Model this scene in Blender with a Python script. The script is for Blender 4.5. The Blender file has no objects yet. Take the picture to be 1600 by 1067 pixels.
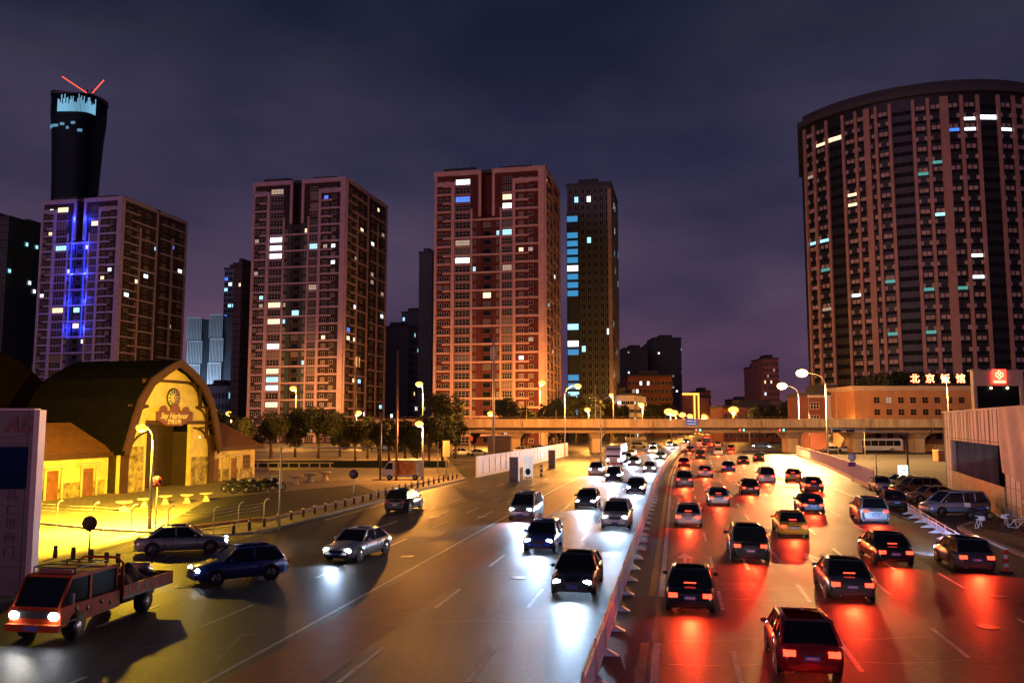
import bpy, math, random
from mathutils import Vector, Matrix
random.seed(7)
sc = bpy.context.scene
COL = sc.collection
PI = math.pi
R = math.radians
# ---------------------------------------------------------------- camera
F = 1280.0; HZ = 660.0; CH = 7.0
TH = math.atan((HZ - 533.5) / F)
cd = bpy.data.cameras.new("camera"); cam = bpy.data.objects.new("camera", cd); COL.objects.link(cam)
cam.location = (0, 0, CH); cam.rotation_euler = (PI / 2 + TH, 0, 0)
cd.sensor_width = 36; cd.lens = F / 1600 * 36; cd.clip_start = .1; cd.clip_end = 6000
sc.camera = cam
# ---------------------------------------------------------------- world: night sky with city-lit cloud
w = bpy.data.worlds.new("World"); sc.world = w; w.use_nodes = True
nt = w.node_tree; nt.nodes.clear()
N = nt.nodes.new; L = nt.links.new
out = N('ShaderNodeOutputWorld'); bg = N('ShaderNodeBackground'); L(bg.outputs[0], out.inputs[0])
tc = N('ShaderNodeTexCoord'); sep = N('ShaderNodeSeparateXYZ'); L(tc.outputs['Generated'], sep.inputs[0])
rp = N('ShaderNodeValToRGB'); L(sep.outputs['Z'], rp.inputs[0])
cr = rp.color_ramp; cr.interpolation = 'EASE'
cr.elements[0].position = 0; cr.elements[0].color = (.15, .055, .085, 1)
cr.elements[1].position = 1; cr.elements[1].color = (.008, .010, .026, 1)
for p, c in ((.07, (.095, .050, .095)), (.17, (.066, .046, .090)), (.30, (.036, .032, .068)), (.46, (.016, .018, .040))):
    e = cr.elements.new(p); e.color = (*c, 1)
mp = N('ShaderNodeMapping'); mp.inputs['Scale'].default_value = (1.3, 1.3, 3.0); L(tc.outputs['Generated'], mp.inputs[0])
nz = N('ShaderNodeTexNoise'); nz.inputs['Scale'].default_value = 2.2; nz.inputs['Detail'].default_value = 5; nz.inputs['Roughness'].default_value = .5
L(mp.outputs[0], nz.inputs['Vector'])
r2 = N('ShaderNodeValToRGB'); L(nz.outputs['Fac'], r2.inputs[0])
r2.color_ramp.elements[0].position = .36; r2.color_ramp.elements[0].color = (.60, .66, .80, 1)
r2.color_ramp.elements[1].position = .68; r2.color_ramp.elements[1].color = (1.45, 1.35, 1.25, 1)
mx = N('ShaderNodeMix'); mx.data_type = 'RGBA'; mx.blend_type = 'MULTIPLY'; mx.inputs[0].default_value = 1
L(rp.outputs[0], mx.inputs[6]); L(r2.outputs[0], mx.inputs[7]); L(mx.outputs[2], bg.inputs[0])
bg.inputs[1].default_value = 1.0
# ---------------------------------------------------------------- dim glow of the city behind the viewer, as one broad sun
sl = bpy.data.lights.new("city_glow", 'SUN'); sl.energy = .40; sl.angle = R(20); sl.color = (.90, .46, .74)
so = bpy.data.objects.new("city_glow", sl); COL.objects.link(so)
so.rotation_euler = Vector((.50, .84, -.10)).to_track_quat('-Z', 'Y').to_euler()
sc.view_settings.view_transform = 'Standard'; sc.view_settings.look = 'None'
sc.view_settings.exposure = 0; sc.view_settings.gamma = 1
sc.cycles.max_bounces = 6; sc.cycles.sample_clamp_indirect = 4
# ---------------------------------------------------------------- picture <-> place measurements
def ray(px, py):
    a = (px - 800) / F; b = (533.5 - py) / F
    return Vector((a, math.cos(TH) - b * math.sin(TH), math.sin(TH) + b * math.cos(TH)))
def G(px, py, z=0.0):
    d = ray(px, py); t = (z - CH) / d.z
    return Vector((d.x * t, d.y * t, z))
def U(px, py, Y):
    d = ray(px, py); t = Y / d.y
    return Vector((d.x * t, Y, CH + d.z * t))
def mc(Y):                       # X of the white median barrier along the road
    return -2.3 + .2 * Y + .0002 * max(0, Y - 80) ** 2
def az(Y): return math.atan(.2 + .0004 * max(0, Y - 80))
def RP(Y, o, z=0): return Vector((mc(Y) + o, Y, z))
# ---------------------------------------------------------------- materials
MATS = {}
def M(name, col=(.5, .5, .5), rough=.6, metal=0, var=0, vs=1.0, em=None, es=1.0, bump=0, spec=.5, col2=None, coat=0, alpha=None, st=(1, 1, 1)):
    if name in MATS: return MATS[name]
    m = bpy.data.materials.new(name); m.use_nodes = True; t = m.node_tree
    b = t.nodes['Principled BSDF']
    b.inputs['Base Color'].default_value = (*col, 1); b.inputs['Roughness'].default_value = rough
    b.inputs['Metallic'].default_value = metal; b.inputs['Specular IOR Level'].default_value = spec
    if coat: b.inputs['Coat Weight'].default_value = coat
    if em: b.inputs['Emission Color'].default_value = (*em, 1); b.inputs['Emission Strength'].default_value = es
    if var or bump or col2:
        c = t.nodes.new('ShaderNodeTexCoord'); mpn = t.nodes.new('ShaderNodeMapping'); mpn.inputs['Scale'].default_value = st
        t.links.new(c.outputs['Object'], mpn.inputs[0])
        n = t.nodes.new('ShaderNodeTexNoise'); n.inputs['Scale'].default_value = vs; n.inputs['Detail'].default_value = 6
        n.inputs['Roughness'].default_value = .65
        t.links.new(mpn.outputs[0], n.inputs['Vector'])
        r = t.nodes.new('ShaderNodeValToRGB')
        a0 = tuple(max(0, x * (1 - var)) for x in col); a1 = col2 or tuple(min(1, x * (1 + var)) for x in col)
        r.color_ramp.elements[0].position = .33; r.color_ramp.elements[0].color = (*a0, 1)
        r.color_ramp.elements[1].position = .67; r.color_ramp.elements[1].color = (*a1, 1)
        t.links.new(n.outputs['Fac'], r.inputs[0]); t.links.new(r.outputs[0], b.inputs['Base Color'])
        if bump:
            bp = t.nodes.new('ShaderNodeBump'); bp.inputs['Strength'].default_value = bump; bp.inputs['Distance'].default_value = .05
            t.links.new(n.outputs['Fac'], bp.inputs['Height']); t.links.new(bp.outputs[0], b.inputs['Normal'])
    MATS[name] = m; return m
def EM(name, col, s): return M(name, (.02, .02, .02), .5, em=col, es=s)
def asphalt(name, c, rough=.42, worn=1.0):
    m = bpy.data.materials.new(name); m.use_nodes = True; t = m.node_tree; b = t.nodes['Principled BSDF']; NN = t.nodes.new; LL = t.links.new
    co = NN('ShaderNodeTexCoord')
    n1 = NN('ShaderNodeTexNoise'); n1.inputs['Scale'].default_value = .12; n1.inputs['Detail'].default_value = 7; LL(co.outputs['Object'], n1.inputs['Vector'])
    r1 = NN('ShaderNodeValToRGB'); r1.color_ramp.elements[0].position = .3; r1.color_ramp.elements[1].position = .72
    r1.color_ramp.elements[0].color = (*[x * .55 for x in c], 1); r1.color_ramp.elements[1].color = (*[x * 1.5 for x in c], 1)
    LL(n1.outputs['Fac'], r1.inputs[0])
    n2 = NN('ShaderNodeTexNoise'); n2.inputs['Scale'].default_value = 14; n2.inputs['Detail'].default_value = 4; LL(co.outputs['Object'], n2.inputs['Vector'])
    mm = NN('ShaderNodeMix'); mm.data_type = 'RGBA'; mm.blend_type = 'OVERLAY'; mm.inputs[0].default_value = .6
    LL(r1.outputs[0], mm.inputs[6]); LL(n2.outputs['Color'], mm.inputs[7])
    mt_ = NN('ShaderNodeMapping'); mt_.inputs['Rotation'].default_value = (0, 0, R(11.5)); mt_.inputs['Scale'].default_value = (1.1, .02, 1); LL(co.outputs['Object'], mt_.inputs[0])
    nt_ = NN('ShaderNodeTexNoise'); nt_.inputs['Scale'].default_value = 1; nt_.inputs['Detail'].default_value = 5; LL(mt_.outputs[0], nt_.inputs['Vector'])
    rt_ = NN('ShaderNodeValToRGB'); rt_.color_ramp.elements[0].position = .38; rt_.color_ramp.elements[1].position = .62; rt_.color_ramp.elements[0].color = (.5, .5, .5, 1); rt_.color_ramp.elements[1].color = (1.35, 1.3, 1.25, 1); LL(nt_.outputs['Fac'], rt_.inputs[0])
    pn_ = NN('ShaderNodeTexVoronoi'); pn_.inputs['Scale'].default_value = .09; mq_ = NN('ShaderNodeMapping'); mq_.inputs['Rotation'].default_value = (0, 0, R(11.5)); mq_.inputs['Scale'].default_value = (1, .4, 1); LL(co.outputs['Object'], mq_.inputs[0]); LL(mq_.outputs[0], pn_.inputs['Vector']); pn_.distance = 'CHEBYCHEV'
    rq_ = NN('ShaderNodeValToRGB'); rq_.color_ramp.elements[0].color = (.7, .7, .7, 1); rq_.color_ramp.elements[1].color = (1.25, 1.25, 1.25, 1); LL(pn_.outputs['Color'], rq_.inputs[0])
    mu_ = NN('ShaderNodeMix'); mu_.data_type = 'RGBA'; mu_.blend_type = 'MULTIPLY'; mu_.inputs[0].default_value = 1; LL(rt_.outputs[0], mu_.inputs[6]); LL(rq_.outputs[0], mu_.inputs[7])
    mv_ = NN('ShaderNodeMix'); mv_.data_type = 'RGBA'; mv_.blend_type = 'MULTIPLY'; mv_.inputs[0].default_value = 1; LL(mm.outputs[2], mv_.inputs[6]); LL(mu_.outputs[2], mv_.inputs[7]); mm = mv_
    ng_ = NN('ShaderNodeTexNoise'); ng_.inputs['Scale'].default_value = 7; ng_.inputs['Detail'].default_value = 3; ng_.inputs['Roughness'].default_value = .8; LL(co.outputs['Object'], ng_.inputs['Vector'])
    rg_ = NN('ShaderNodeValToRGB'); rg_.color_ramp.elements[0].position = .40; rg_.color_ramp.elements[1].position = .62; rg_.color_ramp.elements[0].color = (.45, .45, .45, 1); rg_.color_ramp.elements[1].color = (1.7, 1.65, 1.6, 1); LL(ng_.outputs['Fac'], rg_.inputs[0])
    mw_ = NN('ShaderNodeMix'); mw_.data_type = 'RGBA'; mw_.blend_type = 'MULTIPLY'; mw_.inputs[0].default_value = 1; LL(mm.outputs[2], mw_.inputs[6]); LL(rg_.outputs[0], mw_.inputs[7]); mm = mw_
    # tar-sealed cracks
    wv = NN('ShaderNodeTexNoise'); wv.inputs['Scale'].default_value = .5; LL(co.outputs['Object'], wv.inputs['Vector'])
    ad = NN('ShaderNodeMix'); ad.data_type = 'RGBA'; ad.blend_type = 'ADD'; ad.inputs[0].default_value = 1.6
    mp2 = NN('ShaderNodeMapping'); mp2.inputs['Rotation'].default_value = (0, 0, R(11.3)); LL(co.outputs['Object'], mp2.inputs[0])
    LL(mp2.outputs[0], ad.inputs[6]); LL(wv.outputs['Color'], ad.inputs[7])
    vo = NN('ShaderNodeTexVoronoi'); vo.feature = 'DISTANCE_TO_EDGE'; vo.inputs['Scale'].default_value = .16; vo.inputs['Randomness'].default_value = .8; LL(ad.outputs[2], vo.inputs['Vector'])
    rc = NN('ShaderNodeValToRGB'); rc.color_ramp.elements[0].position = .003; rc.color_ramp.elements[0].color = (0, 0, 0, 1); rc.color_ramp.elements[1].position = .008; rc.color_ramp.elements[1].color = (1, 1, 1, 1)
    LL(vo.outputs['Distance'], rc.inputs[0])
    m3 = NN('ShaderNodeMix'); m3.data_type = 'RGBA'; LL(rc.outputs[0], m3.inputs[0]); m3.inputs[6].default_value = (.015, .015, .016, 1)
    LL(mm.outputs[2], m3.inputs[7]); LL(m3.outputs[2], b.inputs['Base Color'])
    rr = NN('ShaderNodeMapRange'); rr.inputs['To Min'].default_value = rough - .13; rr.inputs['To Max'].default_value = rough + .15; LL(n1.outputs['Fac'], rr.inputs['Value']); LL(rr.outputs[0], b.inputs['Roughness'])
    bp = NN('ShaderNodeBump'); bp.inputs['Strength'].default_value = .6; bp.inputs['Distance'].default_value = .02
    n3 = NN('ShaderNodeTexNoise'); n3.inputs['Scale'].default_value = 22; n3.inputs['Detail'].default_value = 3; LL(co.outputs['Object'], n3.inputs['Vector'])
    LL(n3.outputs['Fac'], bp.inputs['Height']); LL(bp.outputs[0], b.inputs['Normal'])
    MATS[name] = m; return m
def brick(name, c1, c2, mortar, scale=1.0, axis='xz', w=.5, h=.25, msz=.02, rough=.8):
    m = bpy.data.materials.new(name); m.use_nodes = True; t = m.node_tree; b = t.nodes['Principled BSDF']; NN = t.nodes.new; LL = t.links.new
    co = NN('ShaderNodeTexCoord'); s = NN('ShaderNodeSeparateXYZ'); LL(co.outputs['Object'], s.inputs[0])
    c = NN('ShaderNodeCombineXYZ'); a = NN('ShaderNodeMath'); a.operation = 'ADD'; LL(s.outputs['X'], a.inputs[0]); LL(s.outputs['Y'], a.inputs[1])
    if axis == 'xz': LL(a.outputs[0], c.inputs['X']); LL(s.outputs['Z'], c.inputs['Y'])
    else: LL(s.outputs['X'], c.inputs['X']); LL(s.outputs['Y'], c.inputs['Y'])
    k = NN('ShaderNodeTexBrick'); k.inputs['Scale'].default_value = scale; k.inputs['Brick Width'].default_value = w; k.inputs['Row Height'].default_value = h
    k.inputs['Mortar Size'].default_value = msz; k.inputs['Color1'].default_value = (*c1, 1); k.inputs['Color2'].default_value = (*c2, 1); k.inputs['Mortar'].default_value = (*mortar, 1)
    LL(c.outputs[0], k.inputs['Vector']); LL(k.outputs['Color'], b.inputs['Base Color']); b.inputs['Roughness'].default_value = rough
    MATS[name] = m; return m
# ---------------------------------------------------------------- mesh builder
class MB:
    def __init__(s): s.v = []; s.f = []; s.m = []; s.sm = []
    def add(s, vs, fs, mi=0, smooth=False, X=None):
        o = len(s.v)
        s.v += [tuple(X @ Vector(v)) for v in vs] if X is not None else [tuple(v) for v in vs]
        for f in fs: s.f.append(tuple(i + o for i in f)); s.m.append(mi); s.sm.append(smooth)
        return s
    def box(s, x0, x1, y0, y1, z0, z1, mi=0, X=None):
        v = [(x0, y0, z0), (x1, y0, z0), (x1, y1, z0), (x0, y1, z0), (x0, y0, z1), (x1, y0, z1), (x1, y1, z1), (x0, y1, z1)]
        return s.add(v, [(0, 3, 2, 1), (4, 5, 6, 7), (0, 1, 5, 4), (1, 2, 6, 5), (2, 3, 7, 6), (3, 0, 4, 7)], mi, False, X)
    def quad(s, a, b, c, d, mi=0): return s.add([a, b, c, d], [(0, 1, 2, 3)], mi)
    def tube(s, pts, r, seg=8, mi=0, cap=True, smooth=True):
        pts = [Vector(p) for p in pts]; rs = r if isinstance(r, (list, tuple)) else [r] * len(pts)
        vs = []; fs = []; n = len(pts); up = None
        for i, p in enumerate(pts):
            d = (pts[min(i + 1, n - 1)] - pts[max(i - 1, 0)]).normalized()
            if up is None:
                up = Vector((0, 0, 1)) if abs(d.z) < .9 else Vector((1, 0, 0))
            a = d.cross(up).normalized(); bb = a.cross(d).normalized(); up = bb
            for k in range(seg):
                t = 2 * PI * k / seg; vs.append(p + (a * math.cos(t) + bb * math.sin(t)) * rs[i])
        for i in range(n - 1):
            for k in range(seg):
                k2 = (k + 1) % seg; fs.append((i * seg + k, i * seg + k2, (i + 1) * seg + k2, (i + 1) * seg + k))
        if cap: fs.append(tuple(range(seg))[::-1]); fs.append(tuple((n - 1) * seg + k for k in range(seg)))
        return s.add(vs, fs, mi, smooth)
    def lathe(s, prof, c=(0, 0, 0), seg=16, mi=0, smooth=True, X=None):
        vs = []; fs = []
        for r, z in prof:
            for k in range(seg):
                t = 2 * PI * k / seg; vs.append((c[0] + r * math.cos(t), c[1] + r * math.sin(t), c[2] + z))
        for i in range(len(prof) - 1):
            for k in range(seg):
                k2 = (k + 1) % seg; fs.append((i * seg + k, i * seg + k2, (i + 1) * seg + k2, (i + 1) * seg + k))
        fs.append(tuple(range(seg))[::-1]); fs.append(tuple((len(prof) - 1) * seg + k for k in range(seg)))
        return s.add(vs, fs, mi, smooth, X)
    def prism(s, poly, z0, z1, mi=0, X=None):          # poly in xy
        n = len(poly); vs = [(p[0], p[1], z0) for p in poly] + [(p[0], p[1], z1) for p in poly]
        fs = [tuple(range(n))[::-1], tuple(range(n, 2 * n))] + [(i, (i + 1) % n, n + (i + 1) % n, n + i) for i in range(n)]
        return s.add(vs, fs, mi, False, X)
    def slab(s, poly, y0, y1, mi=0, X=None):           # poly in xz, extruded along y
        n = len(poly); vs = [(p[0], y0, p[1]) for p in poly] + [(p[0], y1, p[1]) for p in poly]
        fs = [tuple(range(n)), tuple(range(n, 2 * n))[::-1]] + [((i + 1) % n, i, n + i, n + (i + 1) % n) for i in range(n)]
        return s.add(vs, fs, mi, False, X)
    def ball(s, c, r, seg=12, rings=7, mi=0, sq=(1, 1, 1)):
        vs = []; fs = []
        for i in range(rings + 1):
            a = PI * i / rings - PI / 2
            for k in range(seg):
                t = 2 * PI * k / seg; vs.append((c[0] + r * sq[0] * math.cos(a) * math.cos(t), c[1] + r * sq[1] * math.cos(a) * math.sin(t), c[2] + r * sq[2] * math.sin(a)))
        for i in range(rings):
            for k in range(seg):
                k2 = (k + 1) % seg; fs.append((i * seg + k, i * seg + k2, (i + 1) * seg + k2, (i + 1) * seg + k))
        return s.add(vs, fs, mi, True)
    def mesh(s, name, mats):
        me = bpy.data.meshes.new(name); me.from_pydata(s.v, [], s.f)
        for m in (mats if isinstance(mats, (list, tuple)) else [mats]): me.materials.append(m)
        me.polygons.foreach_set('material_index', s.m); me.polygons.foreach_set('use_smooth', s.sm); me.update()
        return me
    def build(s, name, mats, parent=None, loc=None, rz=0):
        return put(name, s.mesh(name, mats), parent, loc, rz)
def put(name, me, parent=None, loc=None, rz=0, sc_=None):
    o = bpy.data.objects.new(name, me); COL.objects.link(o)
    if parent is not None: o.parent = parent
    if loc is not None: o.location = loc
    if rz: o.rotation_euler = (0, 0, rz)
    if sc_: o.scale = sc_
    return o
def tag(o, label=None, cat=None, group=None, kind=None):
    if label: o['label'] = label
    if cat: o['category'] = cat
    if group: o['group'] = group
    if kind: o['kind'] = kind
    return o
def E(name, label, cat, loc=(0, 0, 0), rz=0, group=None):
    o = bpy.data.objects.new(name, None); COL.objects.link(o); o.location = loc; o.rotation_euler = (0, 0, rz); o.empty_display_size = .3
    return tag(o, label, cat, group)
def kids(o): return [c for c in bpy.data.objects if c.parent == o]
def copy_tree(o, children, parent=None):
    c = o.copy(); COL.objects.link(c)
    if parent is not None: c.parent = parent
    for ch in children.get(o, []): copy_tree(ch, children, c)
    return c
def tree_of(o):
    d = {}
    def rec(x):
        d[x] = [c for c in bpy.data.objects if c.parent == x]
        for c in d[x]: rec(c)
    rec(o); return d
def light(kind, name, e, col, loc, parent=None, size=.15, spot=None, blend=.5, aim=None):
    l = bpy.data.lights.new(name, kind); l.energy = e; l.color = col
    if kind == 'SPOT': l.spot_size = spot; l.spot_blend = blend
    l.shadow_soft_size = size
    o = bpy.data.objects.new(name, l); COL.objects.link(o); o.location = loc
    if aim is not None: o.rotation_euler = Vector(aim).to_track_quat('-Z', 'Y').to_euler()
    if parent is not None: o.parent = parent
    return o
def text(name, s, size, mat, parent, loc, rot, ext=.01, shear=0, align='CENTER', sx=1, bold=0):
    c = bpy.data.curves.new(name, 'FONT'); c.body = s; c.size = size; c.extrude = ext; c.align_x = align; c.align_y = 'CENTER'; c.shear = shear
    c.offset = bold; c.resolution_u = 3
    o = bpy.data.objects.new(name, c); COL.objects.link(o)
    dg = bpy.context.evaluated_depsgraph_get(); me = bpy.data.meshes.new_from_object(o.evaluated_get(dg))
    bpy.data.objects.remove(o); me.materials.clear(); me.materials.append(mat)
    q = put(name, me, parent, loc); q.rotation_euler = rot; q.scale = (sx, 1, 1)
    return q
ROT_F = (PI / 2, 0, 0)     # text standing up, facing -Y
# common materials
ASP = asphalt('asphalt', (.034, .035, .038), .50)
ASP2 = asphalt('side_asphalt', (.25, .22, .16), .7)  # yellow lamp's light partly put into this paler colour of the side street
ASP3 = asphalt('cross_asphalt', (.06, .055, .05), .62)
CONC = M('concrete', (.42, .36, .33), .8, var=.18, vs=.6)
WHITE = M('white_paint', (.75, .76, .78), .45, var=.08, vs=3)
STEEL = M('galvanised_steel', (.55, .55, .55), .35, metal=.6)
DARK = M('black_metal', (.03, .03, .035), .45)
GLASS = M('dark_glass', (.010, .012, .016), .06, spec=.45)
TGLASS = M('tower_glass', (.010, .012, .016), .5, spec=.04)
RUBBER = M('rubber', (.015, .015, .015), .8)
KERB = M('kerb_stone', (.38, .36, .33), .8, var=.25, vs=1.5)
# ---------------------------------------------------------------- ground, roads
def S(name, mb, mats, **k): o = mb.build(name, mats); o['kind'] = 'structure'; return o
S('ground', MB().quad((-2500, -60, -.03), (2500, -60, -.03), (2500, 3500, -.03), (-2500, 3500, -.03)), M('bare_ground', (.05, .045, .04), .9, var=.3, vs=.05))
ys = [-20, 0] + list(range(10, 120, 5)) + list(range(120, 400, 15)) + list(range(400, 1300, 60))
def strip(fa, fb, z, y0=-20, y1=1250):
    mb = MB(); yy = [y for y in ys if y0 < y < y1]; yy = [y0] + yy + [y1]
    for a, b in zip(yy, yy[1:]):
        mb.quad((mc(a) + fa(a), a, z), (mc(a) + fb(a), a, z), (mc(b) + fb(b), b, z), (mc(b) + fa(b), b, z))
    return mb
redge = lambda y: 17.2 + max(0, min(y, 200) - 40) * .1 if y > 40 else 17.2
S('road', strip(lambda y: -24.2, lambda y: 30 if y > 0 else 40, 0), ASP)
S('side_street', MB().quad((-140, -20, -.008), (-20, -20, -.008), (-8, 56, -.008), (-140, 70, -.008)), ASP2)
S('cross_road', MB().quad((-400, 197, .006), (mc(197) - 24.3, 197, .006), (mc(228) - 24.3, 228, .006), (-400, 236, .006)).quad((mc(197) + 30.1, 197, .006), (500, 197, .006), (500, 236, .006), (mc(236) + 30.1, 236, .006)), ASP3)
# plaza in front of the hall
k0 = [G(-60, 808), G(65, 819), G(165, 829), G(300, 836), G(347, 837), G(392, 834)]
edge = [RP(y, -24.3) for y in (56, 64, 72, 80, 88, 96, 103)]
pl = [(p.x, p.y) for p in k0 + edge] + [(-16, 190), (-150, 190), (-150, 50)]
PAVE = brick('plaza_paving', (.34, .28, .2), (.27, .22, .16), (.12, .1, .08), 1, 'xy', .6, .6, .02, .75)
S('plaza_pavement', MB().prism(pl, -.02, .13), PAVE)
kb = MB(); kk = [Vector((p.x, p.y, 0)) for p in k0 + edge]
def curb(mb, pts, wd, z0, z1, mi=0):
    for a, b in zip(pts, pts[1:]):
        d = (b - a); l = d.length; ang = math.atan2(d.y, d.x); n = max(1, int(l / 1.0))
        for i in range(n):
            X = Matrix.Translation(a) @ Matrix.Rotation(ang, 4, 'Z'); mb.box(i * l / n + .005, (i + 1) * l / n - .005, -wd / 2, wd / 2, z0, z1, mi, X)
curb(kb, kk, .3, -.01, .155); S('plaza_kerb', kb, KERB)
ib = MB(); curb(ib, [G(250, 836, .13)] + [RP(y, -26.6, .0) for y in (58, 66, 74, 82, 90, 98, 104)], .25, .12, .34); S('inner_kerb', ib, M('red_kerb', (.4, .2, .13), .7, var=.2, vs=2))
S('parking_surface', MB().prism([(G(250, 822, .13).x, G(250, 822, .13).y), (G(420, 815, .13).x, G(420, 815, .13).y), (G(600, 770, .13).x - .5, G(600, 770, .13).y), (G(560, 757, .13).x, G(560, 757, .13).y), (G(330, 778, .13).x, G(330, 778, .13).y)], .1, .134), M('dark_paving', (.035, .03, .025), .8, var=.3, vs=.8))
# right pavement
rk = [G(1700, 905), G(1600, 870), G(1560, 853), G(1530, 841), G(1508, 832), G(1500, 826), G(1520, 818), G(1600, 812), G(1700, 812)]
S('right_pavement', MB().prism([(p.x, p.y) for p in rk], -.02, .14), M('brown_paving', (.09, .06, .045), .8, var=.3, vs=1.2))
rb = MB(); curb(rb, [Vector((p.x, p.y, 0)) for p in rk[:7]], .32, -.01, .17); S('right_kerb', rb, KERB)
# painted markings
mk = MB(); ZM = .006
def line(o, a, b, wd=.15, mi=0, fo=None, z=ZM):
    y = a
    while y < b:
        e = min(y + 5, b); x0 = mc(y) + (o if fo is None else fo(y)); x1 = mc(e) + (o if fo is None else fo(e))
        mk.quad((x0 - wd / 2, y, z), (x0 + wd / 2, y, z), (x1 + wd / 2, e, z), (x1 - wd / 2, e, z), mi); y = e
def dash(o, a, b, on=3.5, gap=5.5, wd=.16):
    y = a
    while y < b: line(o, y, y + on, wd); y += on + gap
for o in (-3.5, -7): dash(o, 14, 330)
line(-10.6, 8, 330, .15)
for o in (-14.2, -17.8): dash(o, 20, 190)
for o in (3.9, 7.4, 10.9, 14.4): dash(o, 12 + o * .4, 330)
line(1.15, 8, 27, .26, 2); line(1.55, 8, 27, .22); line(1.15, 34, 190, .26, 2); line(1.55, 34, 190, .22)
line(19.0, 60, 190, .2); line(-23.2, 60, 100, .15)
# arrows and box marks
def arrow(o, Y, dirn=1):
    X = Matrix.Translation(RP(Y, o, ZM + .002)) @ Matrix.Rotation(-az(Y) + (0 if dirn > 0 else PI), 4, 'Z')
    mk.add([(-.09, 0, 0), (.09, 0, 0), (.09, 3.4, 0), (-.09, 3.4, 0)], [(0, 1, 2, 3)], 0, False, X); mk.add([(-.42, 3.4, 0), (.42, 3.4, 0), (0, 5.4, 0)], [(0, 1, 2)], 0, False, X)
for o in (2.6, 5.6, 9.1, 12.6): arrow(o, 92); arrow(o, 40)
for o in (-1.8, -5.2, -12.4, -16): arrow(o, 66, -1)
for o in (2.0, 5.6, 9.1, 12.6, 16.1): 
    mk.quad(*[RP(y, o + dx, ZM + .002) for dx, y in ((-1.7, 170), (1.7, 170), (1.7, 170.5), (-1.7, 170.5))])
for i in range(14):      # crossing
    for yy in (186,):
        o = -22 + i * 3.2; mk.quad(*[RP(yy + t, o + dx, ZM + .002) for dx, t in ((0, 0), (.5, 0), (.5, 4), (0, 4))])
S('road_markings', mk, [M('road_white', (.55, .55, .53), .5, var=.35, vs=2.5), M('bus_lane_red', (.30, .07, .04), .55, var=.3, vs=1.5), M('road_yellow', (.5, .3, .05), .5, var=.3, vs=2)])
bl = strip(lambda y: -10.2, lambda y: -7.5, .003, 8, 200); S('bus_lane', bl, MATS['bus_lane_red'])  # red band paints the light streak of a bus sign onto the road
# concrete joint lines across the right carriageway
jm = MB(); 
for i in range(24):
    Y = 13 + i * 2.9 + random.uniform(-.8, .8); a, b = (1.9, 10.7) if i % 3 else (-7, -.6); y0 = Y; dx = (b - a) / 8
    for k in range(8):
        y1 = Y + math.sin(k * 1.3 + i) * .18 + k * .05; jm.quad(RP(y0, a + k * dx, .0045), RP(y1, a + (k + 1) * dx, .0045), RP(y1 + .045, a + (k + 1) * dx, .0045), RP(y0 + .045, a + k * dx, .0045)); y0 = y1
S('road_seams', jm, M('pale_sealant', (.17, .15, .13), .4, var=.3, vs=3))
cm = MB(); rc_ = random.Random(12)
for i in range(26):
    o = rc_.uniform(-22, -11); Y = rc_.uniform(24, 78); dx, dy = (rc_.uniform(.5, 1.2), rc_.uniform(-.35, .35)) if i % 3 else (rc_.uniform(-.12, .12), 1.0); p = RP(Y, o, .0048 + .00003 * i)
    for k in range(rc_.randint(6, 14)):
        q = p + Vector((dx * .6 + rc_.uniform(-.12, .12), dy * .6 + rc_.uniform(-.14, .14), 0)); n_ = (q - p).cross(Vector((0, 0, 1))).normalized() * rc_.uniform(.015, .035); cm.quad(p - n_, q - n_, q + n_, p + n_); p = q
S('road_cracks', cm, M('pale_filler', (.30, .27, .23), .5, var=.4, vs=4))
pm = MB()
for i in range(34):
    o = rc_.uniform(-22, 16); Y = rc_.uniform(18, 120); w_, l_ = rc_.uniform(.8, 2.6), rc_.uniform(1.5, 9); pm.quad(*[RP(Y + b, o + a, .0006 + .00006 * i) for a, b in ((0, 0), (w_, 0), (w_, l_), (0, l_))])
S('road_patches', pm, asphalt('patch_asphalt', (.018, .018, .020), .62))
# manholes
mh = MB()
for o, Y in ((12.9, 29), (15.2, 34), (-12, 44), (-19, 36), (6.5, 50), (-5, 38)):
    p = RP(Y, o); mh.lathe([(.36, .004), (.36, .009), (.3, .010)], (p.x, p.y, 0), 20)
S('manhole_covers', mh, M('cast_iron', (.08, .07, .06), .35, metal=.7, var=.2, vs=8))
# ---------------------------------------------------------------- median barrier
def barrier(nm, L_, H_, label, cat, group, foot=.35, mat=WHITE, nb=14):
    r = E(nm, label, cat, group=group)
    m = MB(); m.tube([(0, 0, .12), (0, 0, H_)], .035, 6); m.tube([(L_ - .06, 0, .12), (L_ - .06, 0, H_)], .035, 6)
    for z in (.2, H_ - .08, H_ - .28): m.box(0, L_ - .06, -.02, .02, z - .025, z + .025)
    for i in range(nb): x = (i + .7) * (L_ - .06) / (nb + .4); m.box(x - .022, x + .022, -.012, .012, .2, H_ - .28)
    m.build('railing', mat, r)
    for x in (0,):
        f = MB(); f.add([(-.13, -foot, 0), (.13, -foot, 0), (.13, foot, 0), (-.13, foot, 0), (-.06, -.1, .17), (.06, -.1, .17), (.06, .1, .17), (-.06, .1, .17)], [(3, 2, 1, 0), (4, 5, 6, 7), (0, 1, 5, 4), (1, 2, 6, 5), (2, 3, 7, 6), (3, 0, 4, 7)]); f.build('foot', mat, r)
    return r
proto = barrier('median_barrier', 3.0, 1.25, 'white steel railing panel on splayed feet in the long median barrier between the carriageways', 'barrier', 'panels of the white median barrier', .42, M('barrier_white', (.62, .68, .78), .4, var=.12, vs=2))
pt = tree_of(proto); Y = 8.0; first = True
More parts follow.
